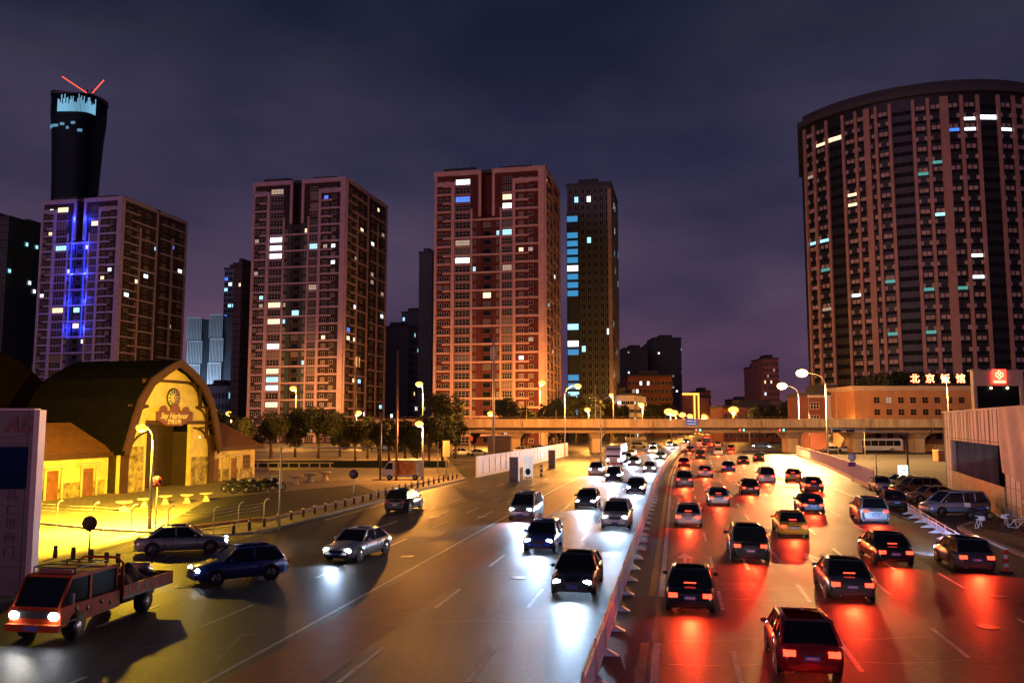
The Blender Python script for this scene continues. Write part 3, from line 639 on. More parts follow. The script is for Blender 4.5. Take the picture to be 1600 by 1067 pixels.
# ---------------------------------------------------------------- low buildings at right
def right_low():
    e, W, H = block('brick_building', 'dark red brick building with pale framed windows behind the tall lamps', 'building', 1262, 1336, 618, 215, 16, DKR, ang=0, seed=20)
    lst = []
    for r_ in range(2):
        for x in (1.7, 6.4, 10.7): lst.append((T((x, -.06, H - 3.4 - r_ * 3.4)), 2.3, 1.7, 3, 2, LIT[4] if x == 6.4 else TGLASS, .14, M('cream_frame', (.6, .5, .4), .5)))
    windows(e, lst); MB().box(-.1, W + .1, -.5, 0, H - .5, H + .1).build('cornice', M('cream_frame'), e)
    MB().box(5, 7.8, -.35, -.03, 0, H - .5).build('centre_panel', M('cream_frame'), e)
    a = U(1334, 603, 200); Wd = U(1525, 603, 200).x - a.x; H = a.z
    e = E('hotel_building', 'orange lit low building with rows of square windows and red neon roof lettering', 'building', (a.x, 200, 0))
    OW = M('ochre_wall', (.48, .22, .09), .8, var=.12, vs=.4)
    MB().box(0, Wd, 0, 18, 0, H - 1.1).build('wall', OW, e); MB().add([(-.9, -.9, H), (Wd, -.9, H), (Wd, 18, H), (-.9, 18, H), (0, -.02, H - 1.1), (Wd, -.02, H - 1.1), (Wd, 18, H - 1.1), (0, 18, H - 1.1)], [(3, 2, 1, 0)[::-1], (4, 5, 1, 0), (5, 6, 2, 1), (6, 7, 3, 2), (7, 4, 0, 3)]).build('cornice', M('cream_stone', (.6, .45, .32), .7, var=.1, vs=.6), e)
    lst = []; n = 9; rnd = random.Random(3)
    for r_ in range(4):
        for i in range(n):
            x = 5.4 + i * 2.95
            if x < Wd - 1: lst.append((T((x, -.05, H - 4.1 - r_ * 2.9)), 1.35, 1.4, 2, 2, LIT[1] if (i, r_) in ((8, 0),) else (LIT[4] if (i, r_) in ((1, 0), (4, 2)) else TGLASS), .1, M('brown_frame', (.25, .12, .07), .6)))
    windows(e, lst)
    NE = EM('neon_red', (1, .10, .03), 9); CO_ = EM('neon_core', (1, .75, .35), 2.2)
    MB().box(14, 30, 1.2, 1.4, H + .35, H + .6).box(14.5, 14.7, 1.2, 1.4, H, H + .4).box(29, 29.2, 1.2, 1.4, H, H + .4).build('sign_rail', DARK, e)
    for i, ch in enumerate('北京饭馆'):
        x = 15.6 + i * 3.75
        text('neon_letter', ch, 2.3, NE, e, (x, 1.25, H + 1.75), ROT_F, .12, bold=.05)
        text('neon_tube', ch, 2.3, CO_, e, (x, 1.08, H + 1.75), ROT_F, .02, bold=.015)
    light('AREA', 'sign_light', 260, (1, .08, .03), (21.5, .6, H + 2.6), e, aim=(0, -.3, -1)).data.size = 6
    # portal with logo
    a = U(1520, 578, 150); e = E('entrance_portal', 'cream stone portal frame with a glowing flower emblem and a dark opening', 'portal', (a.x, 150, 0)); H = a.z; Wp = U(1598, 578, 150).x - a.x
    CS = M('cream_stone')
    MB().box(-.4, Wp + .3, -.3, 1.2, H - .25, H).box(0, Wp, 0, 1, H - 2.9, H - .25).box(0, .6, .05, 1, 0, H - 2.9).box(Wp - .6, Wp, .05, 1, 0, H - 2.9).build('frame', CS, e)
    MB().box(.6, Wp - .6, .5, .7, 0, H - 2.9).build('dark_glazing', TGLASS, e)
    Em = EM('emblem_glow', (1, .72, .35), 1.6); Er = EM('emblem_red', (1, .04, .02), 5); cx = Wp / 2; m = MB(); b = MB()
    z = H - .9
    for k, (dx, dz, w_, h_) in enumerate(((0, .35, .3, .55), (-.4, 0, .38, .5), (.4, 0, .38, .5), (0, -.35, .32, .5))):
        n = 14; ring = [(cx + dx + w_ * math.cos(t * 2 * PI / n), z + dz + h_ * math.sin(t * 2 * PI / n)) for t in range(n)]
        inn = [(cx + dx + w_ * .45 * math.cos(t * 2 * PI / n), z + dz + h_ * .45 * math.sin(t * 2 * PI / n)) for t in range(n)]
        for t in range(n):
            u_ = (t + 1) % n; y = -.38 - .01 * k; m.add([(ring[t][0], y, ring[t][1]), (ring[u_][0], y, ring[u_][1]), (inn[u_][0], y, inn[u_][1]), (inn[t][0], y, inn[t][1])], [(0, 1, 2, 3)])
    m.box(cx - 1.05, cx + 1.05, -.42, -.34, z - 1.5, z - 1.05); m.build('emblem', Em, e)
    b.box(cx - 1.3, cx + 1.3, -.33, -.305, z - 1.6, z + 1.0); b.build('emblem_backing', Er, e)
    for x in (3.3, 6.3): light('POINT', 'portal_lamp', 120, (1, .6, .2), (x, .2, H - 3.4), e, .1); MB().ball((x, .25, H - 3.3), .2).build('lamp_globe', EM('warm_bulb', (1, .7, .25), 12), e)
right_low()
# ---------------------------------------------------------------- flared skyscraper far behind
def zun():
    Y = 1300; c = U(125, 160, Y); H = U(127, 152, Y).z
    e = E('flared_skyscraper', 'tall dark glass skyscraper flaring at the top with a cyan lit crown', 'skyscraper', (c.x, Y, 0))
    def ring(w_, z, n=32):
        pts = []
        for k in range(n):
            t = 2 * PI * k / n + R(8); ct, st = math.cos(t), math.sin(t); q = (abs(ct) ** 4 + abs(st) ** 4) ** (-.25)
            pts.append((w_ * q * ct, w_ * q * st, z))
        return pts
    prof = [(34, 0), (31, 120), (28.5, 260), (28.5, 320), (30, 400), (33, 470), (35.5, 500), (35.5, H - 8)]
    m = MB(); n = 32
    for w_, z in prof: m.v += ring(w_, z)
    for i in range(len(prof) - 1):
        for k in range(n): m.f.append((i * n + k, i * n + (k + 1) % n, (i + 1) * n + (k + 1) % n, (i + 1) * n + k)); m.m.append(0); m.sm.append(True)
    m.f.append(tuple((len(prof) - 1) * n + k for k in range(n))); m.m.append(0); m.sm.append(False)
    m.build('glass_shaft', M('teal_glass', (.006, .018, .026), .5, spec=.1, var=.2, vs=.02, st=(1, 1, 4)), e)
    rnd = random.Random(9); g = MB()
    def face(xx0, xx1, z0, z1, mb):
        wz = 41.4; mb.box(xx0, xx1, -wz - .6, -wz + 2, z0, z1)
    def seg(mb, t0, t1, w_, z0, z1):
        def q(t, r_): ct, st = math.cos(R(t)), math.sin(R(t)); k = (abs(ct) ** 4 + abs(st) ** 4) ** (-.25); return (r_ * k * ct, r_ * k * st)
        p = [q(t0, w_ + .3), q(t1, w_ + .3), q(t1, w_ - 1.5), q(t0, w_ - 1.5)]; mb.prism(p, z0, z1)
    for i in range(34):
        t = 246 + i * 2.6; h = rnd.uniform(12, 30); seg(g, t, t + 1.5, 36.2, H - 38, H - 38 + h)
    g.build('lit_crown', EM('crown_cyan', (.25, .62, .9), .75), e)
    for t0, t1, z in ((214, 246, -62), (252, 262, -60), (268, 274, -66), (280, 290, -58), (296, 306, -70)):
        m = MB()
        for k in range(6): seg(m, t0 + (t1 - t0) * k / 6, t0 + (t1 - t0) * (k + 1) / 6, 34.6, H + z, H + z + 4)
        m.build('lit_floor', EM('crown_cyan2', (.2, .5, .8), .55), e)
    m = MB()
    for k in range(60): seg(m, k * 6, k * 6 + 6.02, 36.3, H - 8, H - 4 + 3 * math.sin(R(k * 6 * 2 + 40)))
    m.build('parapet', DARK, e)
    for (x0, z0, x1, z1, lab) in ((22, -12, -20, 16, 'red lit tower crane jib leaning left on the skyscraper roof'), (30, -22, 48, 0, 'shorter red lit crane jib leaning right on the skyscraper roof')):
        cr_ = E('tower_crane', lab, 'crane', (c.x + x0, Y - 20, H - 6))
        MB().tube([(0, 0, -2), (0, 0, 10)], 1.2, 6).build('mast', DARK, cr_)
        MB().tube([(0, -.5, 4), (x1 - x0, -.5, 4 + z1 - z0)], 1.0, 5).build('jib', EM('crane_red', (1, .10, .06), 1.6), cr_)
zun()
# ---------------------------------------------------------------- timber-framed hall
HO = Vector((-38.4, 80, 0)); HA = math.atan2(.966, .26)        # x along the front (going away), -y side faces the road
PLA = M('yellow_plaster', (.74, .58, .32), .8, var=.18, vs=1.1); TIM = M('brown_timber', (.055, .018, .009), .7, var=.3, vs=2)
MUR = M('mural_plaster', (.10, .07, .04), .8, var=.4, vs=1.3, col2=(.64, .50, .28)); RFB = M('brown_tiles', (.16, .06, .03), .7, var=.3, vs=1.5, bump=.2); RFD = M('dark_tiles', (.006, .005, .004), .95, spec=.05, var=.3, vs=1)
DOORM = M('dark_door', (.04, .022, .015), .6, var=.3, vs=2)
def gprof(k=1.0): return [(0, 13.7), (2.1, 12.75), (4.3, 11.5), (6.0, 9.4), (6.9, 7.2), (7.9, 4.2)]
def hall():
    e = E('timber_hall', 'yellow lit hall with curved gable roof, clock and brown signboard', 'hall', HO, HA)
    gp = gprof(); cx = 8.0
    out = [(cx - u, z) for u, z in gp[::-1]] + [(cx + u, z) for u, z in gp[1:]]
    inn = [(cx - u * .93, z - .55) for u, z in gp[::-1]] + [(cx + u * .93, z - .55) for u, z in gp[1:]]
    d0, d1, dh = 4.3, 11.3, 6.8
    m = MB()         # front wall with the doorway left open
    poly = [p for p in inn]
    left = [(.65, 0), (d0, 0), (d0, dh)] + [(cx, dh)] + [(cx, 12.85)] + [p for p in inn if p[0] < cx][::-1]
    right = [(d1, 0), (15.35, 0)] + [p for p in inn if p[0] > cx][::-1] + [(cx, 12.85), (cx, dh), (d1, dh)]
    m.slab(left, 0, .4); m.slab(right, 0, .4); m.build('front_wall', PLA, e)
    MB().slab([(.9, 0), (15.1, 0)] + [(p[0], p[1] - .1) for p in inn[::-1]], 4.5, 12).box(.95, d0 - .02, .4, 4.5, 0, 6).box(d1 + .02, 15, .4, 4.5, 0, 6).build('body', DOORM, e)
    MB().box(d0, d1, 2.2, 2.4, 0, 6.8).build('inner_door', DOORM, e)
    # mural at the foot of the wall
    MB().box(.8, d0 - .35, -.035, -.005, .1, 4.6).build('mural', MUR, e); MB().box(d1 + .3, 15.1, -.035, -.005, .1, 3.2).build('mural', MUR, e)
    # roof shell
    r = MB(); th = .35
    n = len(out)
    for i in range(n - 1):
        (x0, z0), (x1, z1) = out[i], out[i + 1]
        r.add([(x0, -.9, z0), (x1, -.9, z1), (x1, 12.5, z1), (x0, 12.5, z0), (x0, -.9, z0 - th), (x1, -.9, z1 - th), (x1, 12.5, z1 - th), (x0, 12.5, z0 - th)], [(0, 1, 2, 3), (7, 6, 5, 4), (3, 2, 6, 7)], 0, False)
    r.build('roof', RFD, e)
    b = MB()
    for i in range(n - 1):
        (x0, z0), (x1, z1) = out[i], out[i + 1]; k0 = .92; f = lambda x, z: (cx + (x - cx) * k0, z - .75)
        a_, b_ = f(x0, z0), f(x1, z1)
        b.add([(x0, -1.0, z0 + .06), (x1, -1.0, z1 + .06), (b_[0], -1.0, b_[1]), (a_[0], -1.0, a_[1]), (x0, -.7, z0 + .06), (x1, -.7, z1 + .06), (b_[0], -.7, b_[1]), (a_[0], -.7, a_[1])], [(0, 1, 2, 3)[::-1], (0, 1, 5, 4), (3, 2, 6, 7)[::-1], (4, 5, 6, 7)])
    b.build('bargeboard', TIM, e)
    t = MB(); B = lambda x0, x1, z0, z1: t.box(x0, x1, -.3, 0, z0, z1)
    B(3.3, 12.7, 11.2, 11.45); B(1.4, 4.0, 8.6, 8.8); B(12.0, 14.6, 8.6, 8.8); B(1.2, 3.2, 6.3, 6.5); B(12.8, 14.8, 6.3, 6.5)
    B(3.3, 3.55, 8.8, 11.2); B(12.45, 12.7, 8.8, 11.2); B(2.0, 2.2, 5.2, 8.6); B(13.8, 14.0, 5.2, 8.6)
    t.box(.7, 1.5, -.35, 0, 0, 5.6); t.box(14.5, 15.3, -.35, 0, 0, 5.6); t.box(d0 - .3, d1 + 3.4, -.36, 0, dh, dh + .4)
    def arc(x, z, rx, rz, a0, a1):
        pts = [(x + rx * math.cos(R(a)), -.18, z + rz * math.sin(R(a))) for a in range(a0, a1 + 1, 10)] if a1 > a0 else [(x + rx * math.cos(R(a)), -.18, z + rz * math.sin(R(a))) for a in range(a0, a1 - 1, -10)]
        t.tube(pts, .11, 6)
    arc(5.6, 9.0, 2.0, 2.2, 90, 180); arc(10.4, 9.0, 2.0, 2.2, 0, 90); arc(4.1, 6.6, 1.9, 2.0, 90, 180); arc(11.9, 6.6, 1.9, 2.0, 0, 90)
    arc(4.6, 3.6, 3.0, 2.5, 90, 180); arc(11.6, 4.0, 2.8, 2.4, 0, 90); t.build('timber_frame', TIM, e)
    # clock
    z = 10.0; c = E('clock', None, None, (8.0, -.1, 9.6)); c.parent = e
    MB().tube([(0, 0, 0), (0, -.1, 0)], 1.05, 28).build('rim', DARK, c); MB().tube([(0, -.1, 0), (0, -.14, 0)], .9, 28).build('dial', M('dial', (.6, .55, .45), .5), c)
    k = MB()
    for i in range(12):
        X = Matrix.Rotation(i * PI / 6, 4, 'Y'); k.box(-.06, .06, -.18, -.141, .5, .86, 0, X)
    k.build('numerals', DARK, c); k = MB(); k.box(-.05, .05, -.22, -.185, -.1, .5, 0, Matrix.Rotation(R(160), 4, 'Y')); k.box(-.035, .035, -.25, -.225, -.12, .75, 0, Matrix.Rotation(R(15), 4, 'Y')); k.build('hands', M('hand_red', (.4, .1, .05), .5), c)
    # signboard
    s = E('signboard', None, None, (7.9, -.42, 7.6)); s.parent = e
    SB = M('sign_brown', (.17, .05, .03), .6, var=.2, vs=2)
    pl = [(-2.9, -.35), (-2.3, -.5), (-1.4, -.95), (1.2, -.95), (2.0, -.5), (2.9, -.45), (2.9, .55), (2.6, .55)]
    for c0, rr_ in ((1.75, .5), (0, .75), (-1.9, .55)):
        pl += [(c0 + rr_ * math.cos(R(a)), .6 + rr_ * math.sin(R(a))) for a in range(0, 181, 30)]
    pl += [(-2.9, .5)]
    MB().slab(pl, -.12, 0).build('board', SB, s)
    cr_ = M('cream_letters', (.8, .68, .5), .5)
    text('lettering', 'Say Harbour', .85, cr_, s, (-.15, -.14, .08), ROT_F, .012, .35, bold=.012); text('lettering', '港湾酒吧', .55, cr_, s, (-.1, -.14, -.55), ROT_F, .012, bold=.008)
    # wings
    def wing(x0, x1, openings, hw=4.1, ridge=7.0, back=9, wy=1.2):
        wl = MB(); wl.box(x0, x1, wy, wy + .3, 0, hw); wl.box(x1 - .3, x1, wy + .3, back, 0, hw); wl.box(x0, x0 + .3, wy + .3, back, 0, hw); wl.build('wing_wall', PLA, e)
        rf = MB(); y0, y1 = wy - .7, back + .5; ym = (wy + back) / 2; hx = .8 if x0 > 10 else .2
        rf.add([(x0 - .0, y0, hw), (x1 + hx, y0, hw), (x1 - 1.4, ym, ridge), (x0, ym, ridge), (x0, y1, hw), (x1 + hx, y1, hw), (x0, y0, hw - .25), (x1 + hx, y0, hw - .25), (x1 + hx, y1, hw - .25), (x0, y1, hw - .25)],
               [(0, 1, 2, 3), (3, 2, 5, 4), (1, 5, 2), (0, 3, 4), (0, 6, 7, 1), (1, 7, 8, 5), (6, 9, 8, 7)]); rf.build('wing_roof', RFB, e)
        MB().box(x0, x1 + hx + .1, y0 - .12, y0, hw - .4, hw + .1).build('gutter', TIM, e)
        for kind, xx in openings:
            if kind == 'door':
                o = MB(); o.box(xx - .75, xx + .75, wy - .06, wy - .005, 0, 2.7); d_ = o.build('door', M('wood_door', (.22, .08, .035), .6, var=.3, vs=2), e)
                q = MB()
                for sx in (-.95, .95): q.tube([(xx + sx, wy - .3, 0), (xx + sx, wy - .3, 2.9)], .11, 8)
                q.box(xx - 1.35, xx + 1.35, wy - .55, wy - .01, 2.95, 3.2); q.build('porch', M('pale_trim', (.6, .5, .36), .6), e)
            else:
                me, _ = winmesh(1.5, 1.7, 3, 3, DOORM, .09, M('brown_frame')); o = put('window', me, e, (xx, wy - .01, 1.3))
        ml = MB(); ml.box(x0 + .4, x1 - .4, wy - .03, wy - .001, .05, 1.5); ml.build('mural', MUR, e)
    wing(-12, .5, (('door', -6.4), ('door', -2.2), ('win', -9.4)), back=8)
    wing(15.5, 26, (('door', 17.6), ('door', 21.2), ('win', 24.1)), back=9)
    MB().slab([(-12.2, 2.0), (-11.3, 2.0), (-11.3, 3.2), (-12.2, 3.2)], 1.0, 1.15).build('shutter', M('shutter_grey', (.4, .4, .36), .6), e)
    lt = MB().ball((12.3, -.5, 5.4), .1); lt.build('wall_lamp', EM('porch', (1, .9, .6), 3), e)
hall()
# second hall, dark, further left
e = E('dark_hall', 'dark unlit hall roof rising at the left edge of the photo', 'hall', (-59.5, 80.0, 0), HA)
gp = [(0, 15.2), (3, 14.8), (5.5, 13.9), (8, 12.4), (10.5, 10.3), (12, 8), (12.5, 4)]; o_ = [(8 - u, z) for u, z in gp[::-1]] + [(8 + u, z) for u, z in gp[1:]]
MB().slab([(-4.2, 0), (20.2, 0)] + o_[::-1], 0, 30).build('roof', M('black_roof', (.004, .002, .002), .95, spec=.03, var=.3, vs=.5), e)
MB().box(-4, 20, -.1, 0, 0, 4).build('wall', DOORM, e)
# ---------------------------------------------------------------- tall advertising panel at left
a = G(58, 930); Yp = a.y; z1 = U(60, 641, Yp).z; e = E('advertising_pillar', 'tall freestanding panel with a red AD logo and dark blue band at the left edge', 'advertising panel', (a.x - .45, Yp, 0), R(6)); WP = 3.4
MB().box(-WP, 0, 0, .5, .35, z1).box(-WP + .3, -.3, .08, .42, 0, .35).build('panel', M('ad_panel', (.14, .085, .095), .5, var=.25, vs=.9), e)
MB().box(-.06, .16, -.06, .54, .1, z1 + .02).box(-WP, -.06, -.06, .54, z1, z1 + .08).build('edge_frame', M('ad_edge', (.7, .5, .46), .4), e)
MB().box(-WP + .05, -.25, -.02, -.001, z1 * .57, z1 * .80).build('blue_band', M('ad_blue', (.008, .02, .07), .9, spec=.05, var=.3, vs=.6), e)
bj = MB()
for k in range(1, 6): bj.box(-WP + .02, -.08, -.012, -.001, z1 * k / 6 - .12, z1 * k / 6 - .1)
for x_ in (-WP * .72, -.3): bj.box(x_, x_ + .02, -.0125, -.001, .35, z1)
bj.build('panel_joints', DARK, e)
text('logo', 'AD', .86, M('ad_red', (.16, .004, .006), .5), e, (-.66, -.014, z1 - .62), ROT_F, .01, .35, sx=.95, bold=.03)
sw = MB(); pts = [(-1.65 + .12 * i, z1 - 1.12 - .06 * math.sin(i / 11 * PI) + i * .012) for i in range(12)]
for p, q in zip(pts, pts[1:]): sw.box(p[0], q[0], -.012, -.001, min(p[1], q[1]) - .03, min(p[1], q[1]) + .03)
sw.build('swoosh', DARK, e)
text('small_lettering', '三川', .42, DARK, e, (-.85, -.01, z1 - 1.6), ROT_F, .005)
for i, ch in enumerate('昌仁世画门'): text('lettering', ch, .48, M('faint_black', (.02, .02, .025), .5), e, (-.78, -.01, z1 * .53 - i * .56), ROT_F, .005)
for xx, lab in ((-WP - .5, 1),): MB().box(-.1, .1, 0, .1, 0, .1)
# ---------------------------------------------------------------- flyover
FY = 190
def flyover():
    x0, x1 = U(560, 660, FY).x, U(1760, 660, FY).x
    e = E('flyover', 'long concrete road bridge crossing the whole road with lit parapet', 'bridge', (0, FY, 0))
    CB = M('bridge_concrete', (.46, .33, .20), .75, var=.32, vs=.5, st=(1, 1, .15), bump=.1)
    MB().box(x0, x1, -.3, 0, 5.95, 7.7).box(x0, x1, 12, 12.3, 5.95, 7.7).box(x0, x1, -.42, .1, 7.7, 7.82).build('parapet', CB, e)
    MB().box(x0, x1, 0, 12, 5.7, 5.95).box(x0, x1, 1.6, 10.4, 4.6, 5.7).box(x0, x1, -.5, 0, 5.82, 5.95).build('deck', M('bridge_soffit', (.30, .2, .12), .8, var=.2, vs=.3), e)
    mm = MB(); 
    for i in range(90): xx = x0 + (x1 - x0) * i / 90; mm.box(xx, xx + .06, -.33, -.3, 6.0, 7.65)
    o = mm.build('joints', M('joint', (.22, .15, .09), .8), e); o['kind'] = 'stuff'
    for px in (700, 806, 935, 1248, 1350, 1450):
        q = U(px, 700, FY).x; p = MB(); p.add([(q - 2, 2, 4.6), (q + 2, 2, 4.6), (q + 2, 10, 4.6), (q - 2, 10, 4.6), (q - 1.1, 3.5, 3.2), (q + 1.1, 3.5, 3.2), (q + 1.1, 8.5, 3.2), (q - 1.1, 8.5, 3.2)], [(4, 5, 1, 0), (5, 6, 2, 1), (6, 7, 3, 2), (7, 4, 0, 3)])
        p.box(q - 1.1, q + 1.1, 3.5, 8.5, 0, 3.2); p.build('pier', CB, e)
    for px in (700, 806, 935, 1010, 1180, 1248, 1350, 1450):
        q = U(px, 700, FY).x; MB().tube([(q + 1.5, -.42, 5.9), (q + 1.5, -.42, 7.5)], .08, 6).tube([(q + 1.5, -.42, 5.9), (q + 1.5, 1.5, 4.7)], .08, 6).build('drain_pipe', M('pipe_grey', (.2, .17, .14), .5), e)
    rl = MB(); rl.box(x0, x1, .1, .16, 8.25, 8.31)
    for i in range(120): xx = x0 + (x1 - x0) * i / 120; rl.box(xx, xx + .06, .1, .16, 7.82, 8.25)
    rl.build('handrail', M('rail_brown', (.16, .09, .05), .6), e)['kind'] = 'stuff'
    q = U(1080, 659, FY).x; s = MB().box(q - 1.25, q + 1.15, -.7, -.55, 6.35, 7.75); o = s.build('direction_sign', M('sign_blue', (.03, .10, .45), .4, em=(.05, .15, .6), es=.5), e)
    k = MB(); k.box(q - 1.0, q + .2, -.72, -.701, 7.25, 7.45); k.box(q + .5, q + .8, -.72, -.701, 7.05, 7.5); k.box(q - 1.0, q + .9, -.72, -.701, 6.6, 6.75); k.build('sign_marks', WHITE, o)
    for px, c in ((1090, 0), (1158, 1), (1220, 0)):
        q = U(px, 672, FY).x; t = E('traffic_signal', None, None, (q, -.6, 5.3)); t.parent = e
        MB().box(-.75, .75, 0, .2, -.22, .22).build('housing', DARK, t); MB().ball((-.45, -.05, 0), .17).build('lens', EM('sig_red', (1, .05, .03), 12), t); MB().ball((.45, -.05, 0), .17).build('lens', EM('sig_green', (.1, 1, .7), 10), t)
flyover()
# ---------------------------------------------------------------- glazed noise fence left, and railing fence right
def wallfence(name, label, pts, h, mat, post, nseg=3.0, base=.3, cat='fence', bars=False):
    e = E(name, label, cat, pts[0]); o0 = Vector(pts[0]); pn = MB(); ps = MB(); rl = MB()
    for a, b in zip(pts, pts[1:]):
        a = Vector(a) - o0; b = Vector(b) - o0; d = b - a; l = d.length; X = T(a) @ Matrix.Rotation(math.atan2(d.y, d.x), 4, 'Z'); n = max(1, round(l / nseg))
        if bars:
            k = int(l / .22)
            for i in range(k): pn.box(i * l / k, i * l / k + .05, -.02, .02, base, h - .1, 0, X)
            rl.box(0, l, -.05, .05, 0, base - .002, 0, X)
        else: pn.box(0, l, -.03, .03, base, h - .08, 0, X); rl.box(0, l, -.12, .12, 0, base - .002, 0, X)
        rl.box(0, l, -.05, .05, h - .08 + .002, h, 0, X)
        for i in range(n + 1): ps.box(i * l / n - .05, i * l / n + .05, -.07, .07, 0, h + .03, 0, X)
    pn.build('panel', mat, e); ps.build('posts', post, e); rl.build('rails', post, e); return e
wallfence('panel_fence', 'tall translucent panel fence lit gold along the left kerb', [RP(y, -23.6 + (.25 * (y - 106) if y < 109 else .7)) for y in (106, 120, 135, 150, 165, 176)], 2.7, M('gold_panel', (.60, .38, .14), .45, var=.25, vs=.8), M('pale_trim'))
wallfence('railing_fence', 'pale pink lit railing wall along the right side road', [tuple(G(x, y)) for x, y in ((1366, 766), (1330, 748), (1290, 729), (1245, 712))], 2.1, M('pink_panel', (.62, .5, .48), .4, var=.12, vs=.6), M('pale_trim'), base=.4, bars=True)
# ---------------------------------------------------------------- advert columns, kiosk boxes on the left pavement
def adbox(label, px, py, pyt, Y=None, lit=False):
    q = G(px, py); z = U(px, pyt, q.y).z; e = E('advert_column', label, 'advert column', q, -az(q.y))
    MB().box(-.45, .45, -.2, .2, 0, .25).build('plinth', DARK, e); MB().box(-.5, .5, -.22, .22, .25, z).build('cabinet', M('cabinet_dark', (.06, .04, .07), .4), e)
    MB().box(-.42, .42, -.235, -.221, .4, z - .15).build('poster', M('poster_dark', (.10, .07, .12), .4, var=.5, vs=3), e)
    MB().box(.5, .62, -.3, .3, 0, z + .1).build('side_frame', M('pale_trim'), e); return e
adbox('dark upright advert column with a white poster face, nearer one on the kerb', 803, 752, 714); adbox('dark upright advert column further along the gold panel fence', 862, 731, 703)
q = G(818, 748); z = U(818, 712, q.y).z; e = E('poster_panel', 'bright white poster with a black figure beside the dark advert column', 'poster', q)
MB().box(-.05, 1.2, -.05, .05, .3, z).box(-.03, .07, -.04, .04, 0, .3).box(1.08, 1.18, -.04, .04, 0, .3).build('panel', M('lit_poster', (.7, .7, .72), .4, em=(1, .95, .95), es=.5), e); MB().ball((.55, -.06, .9), .42, sq=(.8, .05, 1)).build('picture', M('poster_black', (.03, .05, .04), .5), e)
q = G(846, 744); e = E('banded_post', 'short black and white banded post between the two advert columns', 'bollard', q)
for i in range(5): MB().tube([(0, 0, i * .3), (0, 0, (i + 1) * .3)], .16, 10).build('band', WHITE if i % 2 else DARK, e)
# ---------------------------------------------------------------- wall building at right
def right_wall():
    B = Vector((44.6, 85, 0)); A = Vector((31.0, 47, 0)); d = A - B; Lw = d.length
    e = E('hoarding_building', 'tall pale panelled wall building with a large black opening at the right edge', 'building', B, math.atan2(d.y, d.x))
    CW = M('pale_panel_wall', (.60, .40, .29), .75, var=.3, vs=1.2, st=(1, 1, .2), bump=.15); H = 8.0
    def tpx(px):          # distance along the wall for a picture column
        k = (px - 800) / F; return min(Lw, max(0, (k * B.y - B.x) / (d.x / Lw - k * d.y / Lw)))
    o0, o1 = tpx(1481), tpx(1562); z0, z1 = 1.9, 5.3
    m = MB(); m.box(0, o0, 0, .4, 0, H); m.box(o1, Lw, 0, .4, 0, H); m.box(o0, o1, 0, .4, z1, H); m.box(o0, o1, 0, .4, 0, z0); m.box(Lw, Lw + .4, .0, 14, 0, H); m.box(-.4, 0, 0, 14, 0, H); m.build('wall', CW, e)
    MB().box(o0 - .1, o1 + .1, 4, 4.2, 0, H - .3).box(-.0, Lw, .5, 14, H - .3, H - .1).build('dark_interior', M('interior_black', (.012, .012, .012), .9), e)
    s = MB(); n = 9
    for i in range(n + 1): x = i * Lw / n; s.box(x - .03, x + .03, -.03, 0, (z1 if o0 < x < o1 else 0), H)
    s.box(0, o1, -.03, 0, 5.5, 5.56); s.box(o1 + .2, Lw, -.03, 0, 3.4, 3.46)
    for zz in (1.2, 2.4, 6.3, 7.1): s.box(0, o0 - .05, -.031, 0, zz, zz + .03); s.box(o1 + .05, Lw, -.031, 0, zz, zz + .03)
    for i in range(26): x = .4 + i * Lw / 26; s.box(x - .012, x + .012, -.028, 0, (z1 if o0 < x < o1 else 0), H - .01)
    s.build('panel_seams', M('seam', (.18, .10, .07), .8), e)
    MB().box(-.1, Lw + .1, -.15, .5, H, H + .12).build('coping', M('cream_stone'), e)
    f = MB(); k = int((o1 - o0) / .5)
    for i in range(k): f.box(o0 + i * .5, o0 + i * .5 + .42, -.1, -.035, .2, 2.35)
    f.build('wood_fence', M('orange_wood', (.50, .25, .09), .7, var=.25, vs=2), e)
    # hanging canvas
    t = MB(); nx, nz = 40, 14; x0_ = o1 + .3; x1 = Lw - x0_
    for j in range(nz + 1):
        for i in range(nx + 1):
            u = i / nx; v = j / nz; x = x0_ + u * x1; z = 3.6 + (H - 3.5) * v - .5 * math.sin(u * PI) * (1 - v); y = -.22 - .12 * math.sin(u * 22 + v * 3) * (1 - v * .6) - .1 * math.sin(u * 7)
            t.v.append((x, y, z))
    for j in range(nz):
        for i in range(nx): a_ = j * (nx + 1) + i; t.f.append((a_, a_ + 1, a_ + nx + 2, a_ + nx + 1)); t.m.append(0); t.sm.append(True)
    t.build('canvas_cover', M('canvas', (.50, .27, .15), .75, var=.15, vs=.9), e)
    pn = MB(); xd = tpx(1588)
    for zz in (.5, 1.9): pn.box(xd, xd + 1.4, -.09, -.02, zz, zz + 1.15)
    pn.build('door_panels', M('red_panel', (.32, .10, .05), .7, var=.2, vs=1.5), e)
    q = MB(); q.box((o0 + o1) / 2 + .4, (o0 + o1) / 2 + 1.3, 3.7, 3.95, 3.7, 4.9); q.build('indoor_sign', EM('blue_dim', (.03, .12, .6), .5), e)
right_wall()
